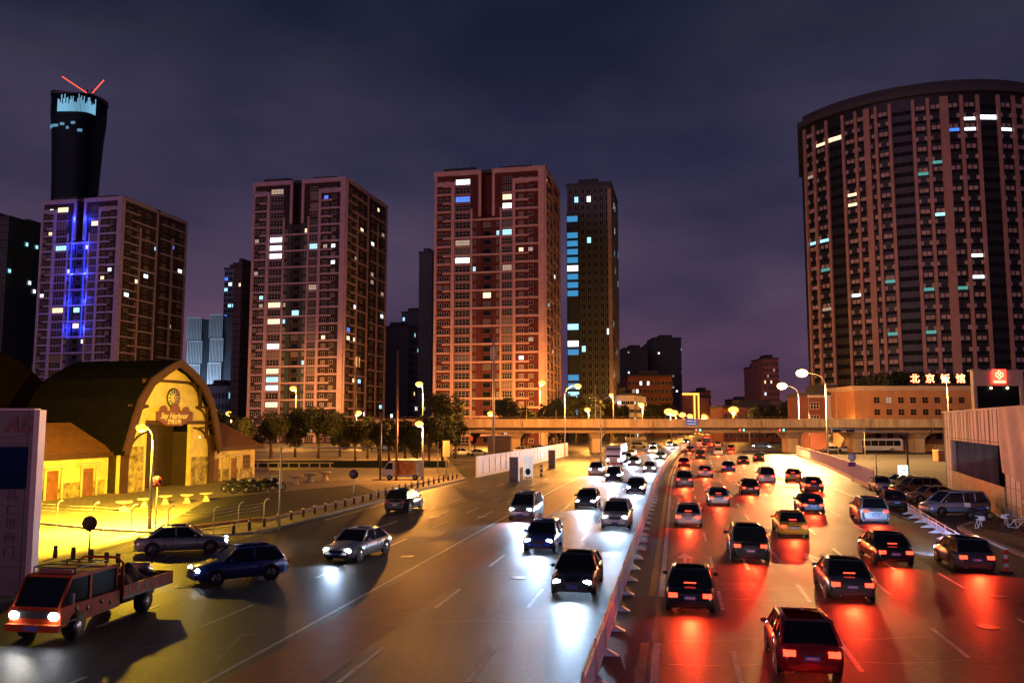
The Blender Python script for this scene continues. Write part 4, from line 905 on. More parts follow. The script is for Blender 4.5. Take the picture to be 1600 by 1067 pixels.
# ---------------------------------------------------------------- street lamps
HEADM = M('lamp_housing', (.3, .3, .3), .5); POLE = M('lamp_pole', (.5, .47, .42), .45, metal=.3)
ORG = (1, .38, .06)
def lampcol(name, c, s): return EM(name, c, s)
def street_lamp(label, head, base, col=ORG, power=16000, bulb=.26, arms=1, dark=False, rad=.11, es=4.5, spot=None):
    e = E('street_lamp', label, 'street lamp', base, group='street lamps'); h = Vector(head) - Vector(base); top = h.z
    ax = Vector((h.x, h.y, 0)); ln = ax.length
    MB().tube([(0, 0, 0), (0, 0, top * .5), (0, 0, top * .88)], [rad * 1.3, rad, rad * .7], 8).build('pole', POLE, e)
    dirs = [ax.normalized() if ln > .05 else Vector((-1, 0, 0))]
    if arms == 2: dirs.append(-dirs[0])
    for k, dr in enumerate(dirs):
        L_ = max(ln, .4)
        pts = [Vector((0, 0, top * .88)), dr * L_ * .12 + Vector((0, 0, top * .95)), dr * L_ * .4 + Vector((0, 0, top * .99)), dr * L_ * .9 + Vector((0, 0, top + .12))]
        MB().tube(pts, rad * .55, 6).build('arm', POLE, e)
        hd = E('lamp_head', None, None, dr * L_ + Vector((0, 0, top)), math.atan2(dr.y, dr.x)); hd.parent = e
        hm = MB(); hm.add([(-.5, -.14, .06), (.45, -.17, .06), (.45, .17, .06), (-.5, .14, .06), (-.4, -.08, .2), (.3, -.1, .24), (.3, .1, .24), (-.4, .08, .2)], [(4, 5, 6, 7), (0, 1, 5, 4), (1, 2, 6, 5), (2, 3, 7, 6), (3, 0, 4, 7), (0, 3, 2, 1)]); hm.build('housing', HEADM, hd)
        if not dark:
            MB().ball((0, 0, -.02), bulb, sq=(1.15, 1, .75)).build('bulb', EM('bulb_%.2f_%.2f_%d' % (col[1], col[2], es), col, es), hd)
            if spot is None: light('POINT', 'lamp_light', power, col, (0, 0, -.02 - bulb - .05), hd, .25)
            else:
                light('POINT', 'lamp_light', power * .05, col, (0, 0, -.02 - bulb - .05), hd, .25)
                v = Matrix.Rotation(-math.atan2(dr.y, dr.x), 3, 'Z') @ Vector(spot); light('SPOT', 'lamp_beam', power, col, (0, 0, -.02 - bulb - .05), hd, .3, R(170), .3, aim=v)
    return e
def LP(label, px, py, Y, bx=None, **k):
    hd = U(px, py, Y); b = U(bx if bx is not None else px, py, Y); street_lamp(label, hd, (b.x, Y, k.pop('bz', 0)), **k)
YEL = (1, .60, .03)
LP('curved yellow street lamp in front of the hall signboard', 222, 668, 54, 240, col=YEL, power=125000, spot=(-.86, .05, -.38), bulb=.34, rad=.1, bz=.13)
# helper lamps that the photo shows along the plaza and street
LP('amber street lamp behind the right wing of the hall', 358, 646, 140, 362, power=16000, bulb=.5)
LP('amber street lamp before the foot of the brown tower block', 458, 607, 262, 463, power=42000, bulb=.95)
LP('low amber street lamp in the dark trees left of the tall dark poles', 560, 645, 258, 557, power=26000, bulb=.95)
LP('upper amber street lamp of the pair left of the red brick block', 655, 600, 150, 661, power=26000, bulb=.6)
LP('lower brighter amber lamp of the pair beside the white food van', 655, 662, 100, 661, power=8000, bulb=.45)
LP('amber street lamp at flyover height in front of the red brick block', 767, 646, 236, 771, power=36000, bulb=.85)
LP('tall amber street lamp before the right corner of the red brick block', 847, 598, 232, 844, power=42000, bulb=.85)
LP('amber lamp on the left arm of the two armed pole near the dark office tower', 903, 603, 165, 882, power=50000, bulb=.6)
LP('amber street lamp just above the flyover left of the double arm pole', 918, 640, 235, 920, power=16000, bulb=.75)
LP('faint amber street lamp right of the dark office tower', 955, 617, 260, 958, power=14000, bulb=.6)
LP('amber street lamp in front of the distant red brown office', 1002, 632, 300, 1004, power=16000, bulb=1.0)
for i, (x, y, Yy) in enumerate(((1045, 643, 300), (1053, 645, 340), (1066, 648, 390), (1078, 650, 450), (1100, 650, 520))):
    LP('%s lamp in the row of distant street lamps over the flyover, counted from the left' % ('first', 'second', 'third', 'fourth', 'fifth')[i], x, y, Yy, x + 3, power=12000, bulb=1.5)
LP('brightest white hot street lamp high on a tall pole at right', 1253, 583, 150, 1289, power=120000, spot=(-.1, -.1, -1), bulb=.95, col=(1, .50, .16), rad=.14, es=14)
LP('second bright street lamp left of the brightest one', 1222, 603, 195, 1247, power=150000, spot=(-.1, -.1, -1), bulb=1.05, col=(1, .50, .16), rad=.14, es=14)
LP('amber street lamp in front of the neon lettered building', 1475, 590, 160, 1479, power=20000, bulb=.5, col=(1, .58, .2))
for i, (x, y, Yy) in enumerate(((1146, 640, 300), (1156, 648, 370), (1139, 653, 450))):
    LP('%s distant lamp of the small cluster right of the vanishing road' % ('nearest', 'middle', 'farthest')[i], x, y, Yy, x + 4, power=14000, bulb=1.6)
LP('unlit double arm street lamp before the flyover, right of the amber one', 925, 622, 150, 938, dark=True, arms=2)
LP('unlit double arm street lamp beyond the flyover on the right', 1157, 638, 240, 1170, dark=True, arms=2)
def pole(name, label, px, pyb, pyt, r_=.1, cat='pole', extra=None, mat=None, Y=None):
    q = G(px, pyb) if Y is None else Vector((U(px, 660, Y).x, Y, 0)); z = U(px, pyt, q.y).z; e = E(name, label, cat, q)
    MB().tube([(0, 0, 0), (0, 0, z)], [r_, r_ * .7], 8).build('shaft', mat or POLE, e)
    if extra: extra(e, z, q.y)
    return e
DKP = M('dark_pole', (.07, .05, .04), .5)
def ant(e, z, Y):
    for k in range(3):
        a = k * 2.1; MB().box(-.14, .14, -.5, -.36, z - 3.2, z - 1.2, 0, Matrix.Rotation(a, 4, 'Z')).build('antenna_panel', M('antenna_white', (.6, .58, .58), .5), e)
    MB().tube([(0, 0, z), (0, 0, z + 2)], .04, 5).build('spike', DARK, e); MB().lathe([(.5, z - 1.4), (.5, z - 1.3)], seg=10).lathe([(.5, z - 3.0), (.5, z - 2.9)], seg=10).build('ring', DARK, e)
pole('telecom_mast', 'tall telecom mast with antenna panels in front of the red brick block', 771, 0, 530, .2, 'mast', ant, POLE, Y=130)
pole('telecom_mast', 'thin telecom mast with antenna top before the right side of the brown tower block', 556, 0, 548, .14, 'mast', ant, DKP, Y=160)
pole('utility_pole', 'tall dark pole standing right of the food van cab', 619, 752, 548, .16, 'pole', None, M('rust_pole', (.20, .09, .05), .6))
pole('utility_pole', 'leaning dark pole left of the food van cab', 594, 752, 656, .14, 'pole', None, DKP)
for i, (x, b, t, w_) in enumerate(((931, 706, 600, 'beside the amber lamp'), (985, 703, 640, 'below the white banded building'), (1256, 700, 610, 'between the two brightest lamps'), (1266, 704, 615, 'just right of the slim pole between the brightest lamps'), (1310, 712, 615, 'before the dark red brick building'), (1352, 716, 668, 'in front of the white coach'), (1370, 747, 706, 'behind the pale parked hatchback'), (1506, 690, 600, 'left of the entrance portal'), (869, 707, 640, 'right of the red brick block'), (823, 704, 608, 'in front of the red brick block lower floors'))):
    if w_: pole('slim_pole', 'slim pale pole ' + w_, x, b, t, .07)
def mast_arm(e, z, Y):
    a = U(1420, 676, Y).x; b = U(1302, 669, Y).x
    MB().tube([(0, 0, z - .2), (b - a, 0, z + .35)], .1, 8).build('arm', POLE, e)
    for t in (.93, .75): 
        h = MB(); h.box((b - a) * t - .5, (b - a) * t + .5, -.12, .12, z - .1, z + .22); h.build('signal_housing', DARK, e)
pole('signal_mast', 'black post with a long horizontal signal arm over the right side street', 1420, 757, 674, .12, 'mast', mast_arm, DARK)
def arm2(e, z, Y):
    MB().tube([(0, 0, z - .1), (6.5, 1.5, z - .15)], .05, 6).build('arm', POLE, e); MB().ball((6.6, 1.5, z - .15), .14).build('camera_ball', WHITE, e)
pole('camera_mast', 'pale double post with a long thin camera arm at the plaza corner', 436, 829, 697, .08, 'mast', arm2, M('yellow_white_post', (.6, .58, .45), .4)); 
def arm3(e, z, Y):
    MB().tube([(0, 0, z - .1), (3, 0, z)], .06, 6).build('arm', POLE, e); MB().box(-.1, .6, -.1, .1, z - 2.2, z - 1.2).build('sign_plate', M('red_plate', (.4, .08, .05), .5), e)
pole('signal_mast', 'small signal post with a short arm under the left end of the flyover', 734, 712, 672, .09, 'mast', arm3)
pole('signal_mast', 'small signal post with a short arm under the flyover near the first pier', 921, 704, 671, .09, 'mast', arm3)
# ---------------------------------------------------------------- signs
def round_sign(label, px, pyb, pyt, r_, mats, flat=0, cross=False, base_z=0):
    q = G(px, pyb, base_z); z = U(px, pyt, q.y).z; e = E('round_sign', label, 'sign', q)
    MB().tube([(0, 0, 0), (0, 0, z)], .045, 8).build('post', mats[1], e)
    MB().tube([(0, -.06, z), (0, -.1, z)], r_, 24).build('disc', mats[0], e)
    if cross:
        MB().tube([(0, -.101, z), (0, -.112, z)], r_ * .8, 24).build('face', mats[2], e)
        MB().box(-r_ * .8, r_ * .8, -.125, -.113, -.04, .04, 0, T((0, 0, z)) @ Matrix.Rotation(R(45), 4, 'Y')).box(-r_ * .8, r_ * .8, -.1265, -.1132, -.04, .04, 0, T((0, 0, z)) @ Matrix.Rotation(R(-45), 4, 'Y')).build('cross', mats[0], e)
    return e
SB1 = M('sign_back', (.06, .04, .03), .5); SR = M('sign_red', (.35, .03, .03), .5); SBL = M('sign_dkblue', (.03, .04, .20), .5)
round_sign('dark round sign seen from the back on a thin post above the orange truck', 138, 888, 817, .36, (SB1, SB1))
round_sign('no stopping sign with red cross on the curved lamp post', 243, 825, 755, .36, (SR, POLE, SBL), cross=True, base_z=.13)
e_ = round_sign('dark half round sign on the plaza edge above the kerb bollards', 552, 785, 743, .40, (M('sign_dark_blue', (.05, .03, .10), .5), POLE), base_z=.13)
e = E('yellow_signboard', 'double yellow signboard on a post in front of the dark trees', 'sign', G(697, 748, .13)); z = U(697, 702, G(697, 748).y).z
MB().tube([(0, 0, 0), (0, 0, z + 1)], .06, 8).build('post', POLE, e); MB().box(-.42, -.03, -.08, -.02, z - .95, z + 1.0).box(.03, .42, -.08, -.02, z - .95, z + 1.0).build('board', M('board_yellow', (.62, .5, .22), .5), e)
pole('slim_pole', 'slim white post left of the double yellow signboard', 684, 740, 690, .06)
e = E('speed_sign', 'round white sign over a small purple plate on the right railing', 'sign', G(1332, 752)); z = U(1332, 714, G(1332, 752).y).z
MB().tube([(0, 0, 0), (0, 0, z)], .05, 8).build('post', POLE, e); MB().tube([(0, -.06, z), (0, -.1, z)], .5, 24).build('disc', WHITE, e); MB().box(-.45, .45, -.1, -.06, z - 1.1, z - .6).build('plate', M('purple_plate', (.2, .08, .5), .5), e)
q = G(1412, 762); e = E('lit_sign_box', 'small glowing white sign box above the parked cars', 'sign', q); z = U(1412, 734, q.y).z
MB().tube([(0, 0, 0), (0, 0, z)], .05, 8).build('post', POLE, e); MB().box(-.5, .5, -.12, .12, z - .45, z + .5).build('box', EM('lit_sign', (.85, 1, .95), 1.3), e); MB().box(-.2, .2, -.13, -.121, z - .1, z + .1).build('mark', SBL, e)
light('POINT', 'sign_light', 120, (.85, 1, .95), (0, -.6, z), e, .3)
# ---------------------------------------------------------------- trees
def leafmat(name, c): return M(name, c, .7, var=.45, vs=.7)
LEAF = [leafmat('leaf_dark', (.030, .042, .014)), leafmat('leaf_mid', (.05, .052, .018))]
BARK = M('bark', (.09, .06, .04), .9, var=.3, vs=3)
def tree_mesh(h, w_, n, seed, leaf=.5):
    rnd = random.Random(seed); c = MB(); blobs = []
    for i in range(9 + seed % 3): 
        a = rnd.uniform(0, 2 * PI); rr_ = rnd.uniform(0, .62) * w_; zz = h * rnd.uniform(.38, .88); blobs.append((rr_ * math.cos(a), rr_ * math.sin(a) * .8, zz, w_ * rnd.uniform(.24, .46)))
    blobs.append((0, 0, h * .85, w_ * .33))
    for i in range(n):
        b = rnd.choice(blobs); d = Vector((rnd.gauss(0, 1), rnd.gauss(0, 1), rnd.gauss(0, 1))).normalized() * b[3] * rnd.uniform(.55, 1.08)
        p = Vector(b[:3]) + d; s = leaf * rnd.uniform(.5, 1.2); u = Vector((rnd.gauss(0, 1), rnd.gauss(0, 1), rnd.gauss(0, 1))).normalized(); v = u.orthogonal().normalized()
        c.add([p - u * s * .5, p + v * s * .3, p + u * s * .5, p - v * s * .3], [(0, 1, 2, 3)], rnd.random() < .4)
    t = MB(); t.tube([(0, 0, 0), (.1, 0, h * .25), (0, .1, h * .5), (.1, 0, h * .8)], [w_ * .07, w_ * .05, w_ * .035, .03], 7)
    for k in range(5):
        b = blobs[k]; t.tube([(0, 0, h * .3), (b[0] * .5, b[1] * .5, (h * .3 + b[2]) / 2), (b[0] * .9, b[1] * .9, b[2])], [w_ * .035, w_ * .02, .02], 5)
    return c.mesh('crown', LEAF), t.mesh('trunk', BARK)
TM = [tree_mesh(8, 3.6, 2600, s, .55) for s in range(4)]
TBIG = [tree_mesh(14, 6, 3400, s + 10, .95) for s in range(2)]
def tree(label, px, Y, s, k=0, big=False, group=None, sx=1):
    cr_, tr = (TBIG if big else TM)[k % (2 if big else 4)]; q = U(px, 660, Y); e = E('tree', label, 'tree', (q.x, Y, 0), k * 1.7, group)
    e.scale = (s * sx, s * sx, s); put('crown', cr_, e); put('trunk', tr, e); return e
GT = 'dark trees behind the plaza'
names = ['under the orange lamp behind the hall wing', 'behind the right wing roof of the hall', 'left of the amber lamp before the brown tower block', 'below the amber lamp before the brown tower block', 'right of the amber lamp before the brown tower block', 'at the right corner of the brown tower block', 'just left of the low amber lamp', 'just right of the low amber lamp', 'behind the leaning dark pole', 'between the two tall dark poles', 'right of the tall dark pole', 'behind the white food van', 'under the lower bright lamp', 'left of the double yellow signboard', 'behind the double yellow signboard']
for i, (px, Y, s) in enumerate(((342, 135, 1.1), (385, 150, 1.0), (425, 158, 1.15), (462, 165, 1.2), (498, 160, 1.25), (532, 168, 1.1), (556, 150, .95), (575, 158, 1.0), (592, 140, .9), (609, 145, .95), (634, 140, .95), (652, 136, .8), (671, 142, 1.0), (692, 150, 1.05), (712, 160, 1.1))):
    tree('dark leafy tree ' + names[i], px, Y, s, i, group=GT)
for i, (px, Y, s, lab) in enumerate(((690, 230, 1.9, 'tree at the left base of the red brick block'), (795, 225, 1.75, 'lamp lit tree in front of the red brick block entrance'), (815, 235, 1.5, 'smaller tree right of the lamp lit one before the red brick block'), (868, 215, 1.6, 'tree at the right base of the red brick block'), (900, 260, 2.0, 'tall dark tree under the dark office tower'), (925, 270, 2.1, 'dark tree behind the unlit double arm lamp'), (950, 280, 1.9, 'dark tree before the white banded building'), (975, 290, 1.6, 'dark tree right of the white banded building'), (1020, 330, 1.8, 'dark tree before the red brown office'), (1045, 380, 2.0, 'dark tree near the distant row of lamps'), (1185, 300, 1.7, 'tree beyond the flyover right of the far lamps'), (1205, 280, 1.6, 'tree beyond the flyover near the second bright lamp'), (1230, 290, 1.8, 'tree behind the second bright lamp'))):
    tree(lab, px, Y, s, i)
for i, (px, s, lab) in enumerate(((1342, 1.35, 'leftmost big dark tree behind the ochre building'), (1375, 1.5, 'big dark tree over the left end of the ochre building roof'), (1410, 1.55, 'big dark tree left of the neon lettering'), (1445, 1.5, 'big dark tree directly behind the neon lettering'), (1482, 1.45, 'big dark tree right of the amber lamp behind the neon lettering'), (1520, 1.5, 'big dark tree behind the left side of the portal'), (1560, 1.45, 'big dark tree behind the glowing emblem'), (1598, 1.5, 'big dark tree at the right edge of the photo'))):
    tree(lab, px, 232, s * (1.0 if i != 0 else .9), i, True)
for i, (px, Y, s, lab) in enumerate(((742, 205, .75, 'lit round tree under the flyover by the small signal post'), (815, 215, .75, 'low tree seen under the flyover behind the parked white cars'), (968, 240, .8, 'low tree under the flyover right of the pier'), (1010, 260, .85, 'low lit tree under the flyover near the white glare'), (1300, 215, .7, 'low tree under the flyover left of the coach'), (1440, 215, .75, 'low tree under the flyover right of the coach'))):
    tree(lab, px, Y, s, i + 1)
# hedge and low wall beyond plaza
S('hedge', MB().box(-88, -10, 128, 129.6, .1, 1.1), M('hedge_leaf', (.04, .05, .02), .8, var=.5, vs=4, bump=1)); 
for o in bpy.data.objects:
    if o.name == 'hedge': del o['kind']; tag(o, 'long clipped dark hedge behind the far side of the plaza', 'hedge')
a = Vector((-88, 120, 0)); e = E('low_wall', 'long low white railing wall behind the plaza, catching the lamp light', 'wall', a)
MB().box(0, 62, 0, .3, 0, .5).box(0, 62, .05, .25, 1.1, 1.25).build('rails', M('pale_trim'), e)
m = MB()
for i in range(42): m.box(i * 1.5, i * 1.5 + .15, .08, .22, .5, 1.1)
m.build('posts', M('pale_trim'), e)['kind'] = 'stuff'
# ---------------------------------------------------------------- vehicles
def paint(name, c, rough=.28, metal=.25): return M('paint_' + name, c, rough, metal=metal, coat=.6)
PT = dict(white=paint('white', (.68, .68, .68)), silver=paint('silver', (.42, .43, .45), metal=.6), black=paint('black', (.015, .015, .018)), grey=paint('grey', (.12, .12, .13), metal=.5),
          red=paint('red', (.35, .02, .02)), blue=paint('blue', (.03, .06, .25)), taxi=paint('taxi', (.65, .36, .03)), brown=paint('brown', (.14, .07, .04)), mpv=paint('silver blue', (.34, .40, .55), metal=.5), orange=paint('orange', (.50, .075, .012), .4, .05), gold=paint('gold', (.42, .33, .2), metal=.5))
RIM = M('wheel_rim', (.5, .5, .52), .3, metal=.8); CHR = M('chrome', (.6, .6, .62), .15, metal=1); PLATE = M('number_plate', (.05, .10, .45), .5); GRL = M('grille_black', (.02, .02, .02), .4)
HLW = EM('headlight_glass', (.82, .91, 1), 45); HLO = M('headlight_off', (.55, .56, .58), .15); TLR = EM('tail_lit', (1, .05, .02), 4.5); TLO = M('tail_off', (.30, .01, .01), .25); AMB = EM('amber_lit', (1, .4, .03), 9)
SH = {  # length, half width, height, belt, hood z, [windshield base, roof front, roof rear, rear base] from the front, wheel r
    'sedan': (4.7, .90, 1.45, .92, .80, (1.35, 2.05, 3.35, 4.05), .32, .98),
    'hatch': (4.1, .86, 1.5, .95, .84, (1.1, 1.75, 3.45, 3.85), .31, .92),
    'suv': (4.7, .94, 1.72, 1.08, 1.0, (1.25, 1.85, 4.0, 4.5), .36, 1.02),
    'mpv': (4.95, .93, 1.80, 1.05, .98, (.85, 1.75, 4.45, 4.8), .33, .96),
    'van': (4.6, .90, 2.0, 1.15, 1.1, (.3, 1.0, 4.5, 4.58), .32, .8)}
CACHE = {}
def car_meshes(kind):
    if kind in CACHE: return CACHE[kind]
    L_, w_, H, bz, hz, (g0, g1, g2, g3), wr, trk = SH[kind]; y = lambda d: L_ / 2 - d; o = {}
    b = MB(); st = []
    def sec(d, hw, zb, zt, zm=None):
        zs = zt - .16; return [(0, y(d), zb), (hw * .86, y(d), zb), (hw * .97, y(d), zb + .12), (hw, y(d), (zb + zt) / 2), (hw * .97, y(d), zs), (hw * .86, y(d), zt - .03), (0, y(d), zt)]
    rb = bz if kind in ('hatch', 'suv', 'mpv', 'van') else bz + .02
    secs = [sec(0.0, w_ * .72, .38, .56), sec(.05, w_ * .84, .28, hz - .18), sec(.22, w_ * .95, .2, hz - .06), sec(.6, w_, .18, hz), sec(g0, w_, .18, bz), sec((g0 + g2) / 2, w_, .18, bz + .01), sec(g3, w_, .18, rb), sec(L_ - .25, w_ * .97, .2, rb - .03), sec(L_ - .06, w_ * .9, .26, rb - .08), sec(L_, w_ * .78, .36, rb - .22)]
    n = 7
    for s in secs: b.v += s + [(-p[0], p[1], p[2]) for p in s[1:-1]][::-1]
    m_ = 12
    for i in range(len(secs) - 1):
        for k in range(m_): k2 = (k + 1) % m_; b.f.append((i * m_ + k, (i + 1) * m_ + k, (i + 1) * m_ + k2, i * m_ + k2)); b.m.append(0); b.sm.append(True)
    b.f.append(tuple(range(m_))); b.f.append(tuple((len(secs) - 1) * m_ + k for k in range(m_))[::-1]); b.m += [0, 0]; b.sm += [False, False]
    for sx in (-1, 1):      # wheel arches
        for yy in (y(trk * .92), -y(trk * .92)):
            b.tube([(sx * (w_ - .06), yy, wr), (sx * (w_ + .006), yy, wr)], wr + .07, 20, 1, smooth=False)
    o['body'] = b
    tw = w_ * .74; bw = w_ * .93; H_ = H
    g = MB(); P = [(-bw, y(g0), bz - .04), (bw, y(g0), bz - .04), (-tw, y(g1), H_ - .05), (tw, y(g1), H_ - .05), (-tw, y(g2), H_ - .05), (tw, y(g2), H_ - .05), (-bw, y(g3), rb - .04), (bw, y(g3), rb - .04)]
    g.add(P, [(0, 1, 3, 2), (2, 3, 5, 4), (4, 5, 7, 6)]); g.add([P[0], P[2], P[4], P[6]], [(0, 1, 2, 3)]); g.add([P[1], P[3], P[5], P[7]], [(3, 2, 1, 0)]); o['windows'] = g
    r = MB(); e_ = .02
    ym = (y(g1) + y(g2)) / 2
    r.v += [(-tw - e_, y(g1) - .0, H - .05), (tw + e_, y(g1), H - .05), (tw + e_, y(g2), H - .05), (-tw - e_, y(g2), H - .05), (-tw * .8, y(g1) - .18, H), (tw * .8, y(g1) - .18, H), (tw * .8, y(g2) + .15, H), (-tw * .8, y(g2) + .15, H)]
    r.f += [(4, 5, 6, 7)[::-1], (0, 1, 5, 4), (1, 2, 6, 5), (2, 3, 7, 6), (3, 0, 4, 7)]; r.m += [0] * 5; r.sm += [True] * 5
    def bar(p, q, t=.05): r.tube([p, q], t, 5)
    for sx in (-1, 1):
        bar((sx * bw, y(g0), bz - .02), (sx * tw, y(g1), H - .06)); bar((sx * bw, y(g3), rb - .02), (sx * tw, y(g2), H - .06), .06)
        for t in ((.45,) if kind in ('sedan', 'hatch') else (.36, .7)):
            yy = y(g1) + (y(g2) - y(g1)) * t; bar((sx * bw, yy, bz - .02), (sx * tw, yy - .05, H - .06), .045)
        bar((sx * tw, y(g1), H - .06), (sx * tw, y(g2), H - .06), .04)
    o['roof'] = r
    wl = MB(); wl.tube([(-.1, 0, 0), (.1, 0, 0)], wr, 20); o['wheel'] = wl
    rm = MB(); rm.tube([(-.112, 0, 0), (.112, 0, 0)], wr * .62, 14)
    for k in range(5):
        rm.box(-.118, .118, -.03, .03, .03, wr * .6, 1, Matrix.Rotation(k * 2 * PI / 5, 4, 'X'))
    o['rim'] = rm
    zl = hz - .17; o['hl'] = MB().ball((0, 0, 0), .13, 10, 6, sq=(1.35, .7, .75)); o['tl'] = MB().box(-.16, .16, -.05, .05, -.08, .08)
    o['grille'] = MB().box(-.36, .36, -.03, .03, -.08, .08); o['plate'] = MB().box(-.22, .22, -.012, .012, -.07, .07)
    o['mirror'] = MB().ball((0, 0, 0), .11, 8, 5, sq=(1, .6, .7)); o['bumper'] = MB().box(-w_ * .72, w_ * .72, -.05, .05, -.06, .06)
    o['line'] = MB().box(-.005, .005, -.006, .006, -.25, .3)
    me = {k: None for k in o}; CACHE[kind] = (o, me); return CACHE[kind]
MC = {}
def mm(kind, part, mats):
    k = (kind, part, tuple(m.name for m in mats))
    if k not in MC: MC[k] = car_meshes(kind)[0][part].mesh(part, mats)
    return MC[k]
def car(kind, color, loc, heading, label, name='car', cat='car', group=None, head=False, tail=False, detail=2, power=260, tpower=26, hcol=(.52, .72, 1)):
    L_, w_, H, bz, hz, gg, wr, trk = SH[kind]; P_ = PT[color] if isinstance(color, str) else color
    e = E(name, label, cat, loc, -heading, group)
    if loc[2] == 0: e.location.z = .008
    body = put('body', mm(kind, 'body', [P_, RUBBER]), e); put('windows', mm(kind, 'windows', [GLASS]), e); put('roof', mm(kind, 'roof', [P_]), e)
    yf = L_ / 2
    for sx in (-1, 1):
        h = put('headlight', mm(kind, 'hl', [HLW if head else HLO]), e, (sx * w_ * .68, yf - .12, hz - .2))
        put('tail_light', mm(kind, 'tl', [TLR if tail else TLO]), e, (sx * w_ * .68, -yf + .045, bz - .22 if kind != 'van' else .7))
        for yy in (yf - trk * .92, -(yf - trk * .92)):
            wh = put('wheel', mm(kind, 'wheel', [RUBBER]), e, (sx * (w_ - .1), yy, wr)); 
            if detail > 0: put('rim', mm(kind, 'rim', [RIM, DARK]), wh)
        if detail > 0: put('mirror', mm(kind, 'mirror', [P_]), e, (sx * (w_ + .1), yf - gg[0] - .35, bz + .06))
    if detail > 0:
        put('grille', mm(kind, 'grille', [GRL]), e, (0, yf - .025, hz - .26)); put('number_plate', mm(kind, 'plate', [PLATE]), e, (0, yf + .012, .42)); put('number_plate', mm(kind, 'plate', [PLATE]), e, (0, -yf - .012, .62))
        put('bumper', mm(kind, 'bumper', [P_]), e, (0, -yf + .01, .42)); put('bumper', mm(kind, 'bumper', [GRL]), e, (0, yf - .02, .3))
    if detail > 1:
        for sx in (-1, 1):
            sd = MB(); 
            for yy in (yf - gg[0] - .25, (yf - gg[1] + -yf + (L_ - gg[2])) / 2 - .1, -yf + (L_ - gg[2]) + .15): sd.box(-.004, .004, yy - .012, yy + .012, .32, bz - .1)
            sd.box(-.006, .006, -yf + .9, yf - .9, .30, .34); o_ = sd.build('door_seams', GRL, e, (sx * (w_ + .0), 0, 0))
            for yy in ((yf - gg[1]) - .95, (yf - gg[1]) - 1.75): MB().box(-.02, .02, -.09, .09, -.018, .018).build('door_handle', CHR, e, (sx * (w_ * .985), yy, bz - .17))
        MB().box(-.22, .22, -.012, .012, -.02, .02).build('brake_light', TLR if tail else TLO, e, (0, -yf + (L_ - gg[3]) * .6 + .28, bz + .12)); MB().box(-.42, .42, -.015, .015, -.018, .018).build('trim', CHR, e, (0, -yf - .012, .74))
        for sx in (-.5, .5): MB().tube([(0, 0, 0), (0, .16, 0)], .035, 8).build('exhaust', CHR, e, (sx, -yf - .06, .24))
        pt_ = MB(); 
        for k in range(6): pt_.box(-.17 + k * .06, -.135 + k * .06, -.003, .0, -.035, .035)
        pt_.build('plate_marks', WHITE, e, (0, -yf - .0255, .62))
    if head and power: 
        l = light('SPOT', 'headlight_beam', power * 2, hcol, (0, yf + .25, hz - .1), e, .12, R(105), .9); l.rotation_euler = (R(90 - 6), 0, 0)
    if tail and tpower: light('SPOT', 'tail_glow', tpower * 3, (1, .045, .012), (0, -yf - .12, bz - .25), e, .2, R(150), .6, aim=(0, -1, -.55))
    return e
# moving traffic, built standing in the lanes the light streaks run along
rnd = random.Random(21)
cols = ['white', 'silver', 'black', 'grey', 'blue', 'red', 'gold', 'brown']
def cname(c): return {'gold': 'champagne', 'mpv': 'silver blue', 'taxi': 'yellow'}.get(c, c)
ordn = ['nearest', 'second', 'third', 'fourth', 'fifth', 'sixth', 'seventh', 'eighth', 'ninth', 'tenth']
kname = {'sedan': 'sedan', 'hatch': 'hatchback', 'suv': 'SUV', 'mpv': 'minivan', 'van': 'van'}
lanes_in = [(-1.95, 'oncoming lane along the median', [(36, 'sedan', 'black'), (57, 'suv', 'white'), (84, 'sedan', 'black'), (118, 'hatch', 'white'), (158, 'sedan', 'grey'), (215, 'sedan', 'white'), (270, 'suv', 'black')]),
            (-5.3, 'middle oncoming lane', [(47, 'hatch', 'blue'), (70, 'sedan', 'grey'), (100, 'suv', 'black'), (136, 'sedan', 'silver'), (186, 'mpv', 'white'), (245, 'sedan', 'gold')]),
            (-8.9, 'oncoming red bus lane', [(62, 'mpv', 'silver'), (112, 'suv', 'white'), (172, 'sedan', 'white'), (232, 'sedan', 'silver')])]
for o, ln, cs in lanes_in:
    for i, (Y, k, c) in enumerate(cs):
        car(k, c, RP(Y, o + rnd.uniform(-.15, .15)), az(Y) + PI, '%s %s with lit headlights, %s vehicle in the %s' % (cname(c), kname[k], ordn[i], ln), group='oncoming traffic with headlights on', head=True, detail=2 if Y < 110 else 0, power=(800 if Y < 50 else 1300) if Y < 90 else 2600)
lanes_out = [(2.9, 'outgoing lane along the median', [(33, 'sedan', 'black'), (58, 'sedan', 'white'), (92, 'suv', 'grey'), (132, 'sedan', 'red'), (196, 'sedan', 'black'), (260, 'suv', 'white')]),
             (5.7, 'second outgoing lane', [(25, 'hatch', 'red'), (44, 'suv', 'black'), (72, 'sedan', 'silver'), (108, 'sedan', 'white'), (160, 'mpv', 'black'), (225, 'sedan', 'grey')]),
             (9.2, 'middle outgoing lane', [(35, 'sedan', 'grey'), (53, 'sedan', 'taxi'), (82, 'hatch', 'black'), (120, 'sedan', 'blue'), (178, 'suv', 'silver'), (240, 'sedan', 'white')]),
             (12.7, 'fourth outgoing lane', [(43, 'sedan', 'black'), (66, 'sedan', 'black'), (98, 'mpv', 'silver'), (140, 'sedan', 'black'), (205, 'hatch', 'red')]),
             (16.0, 'rightmost outgoing lane', [(41, 'hatch', 'grey'), (60, 'suv', 'silver'), (86, 'sedan', 'grey'), (150, 'suv', 'black')])]
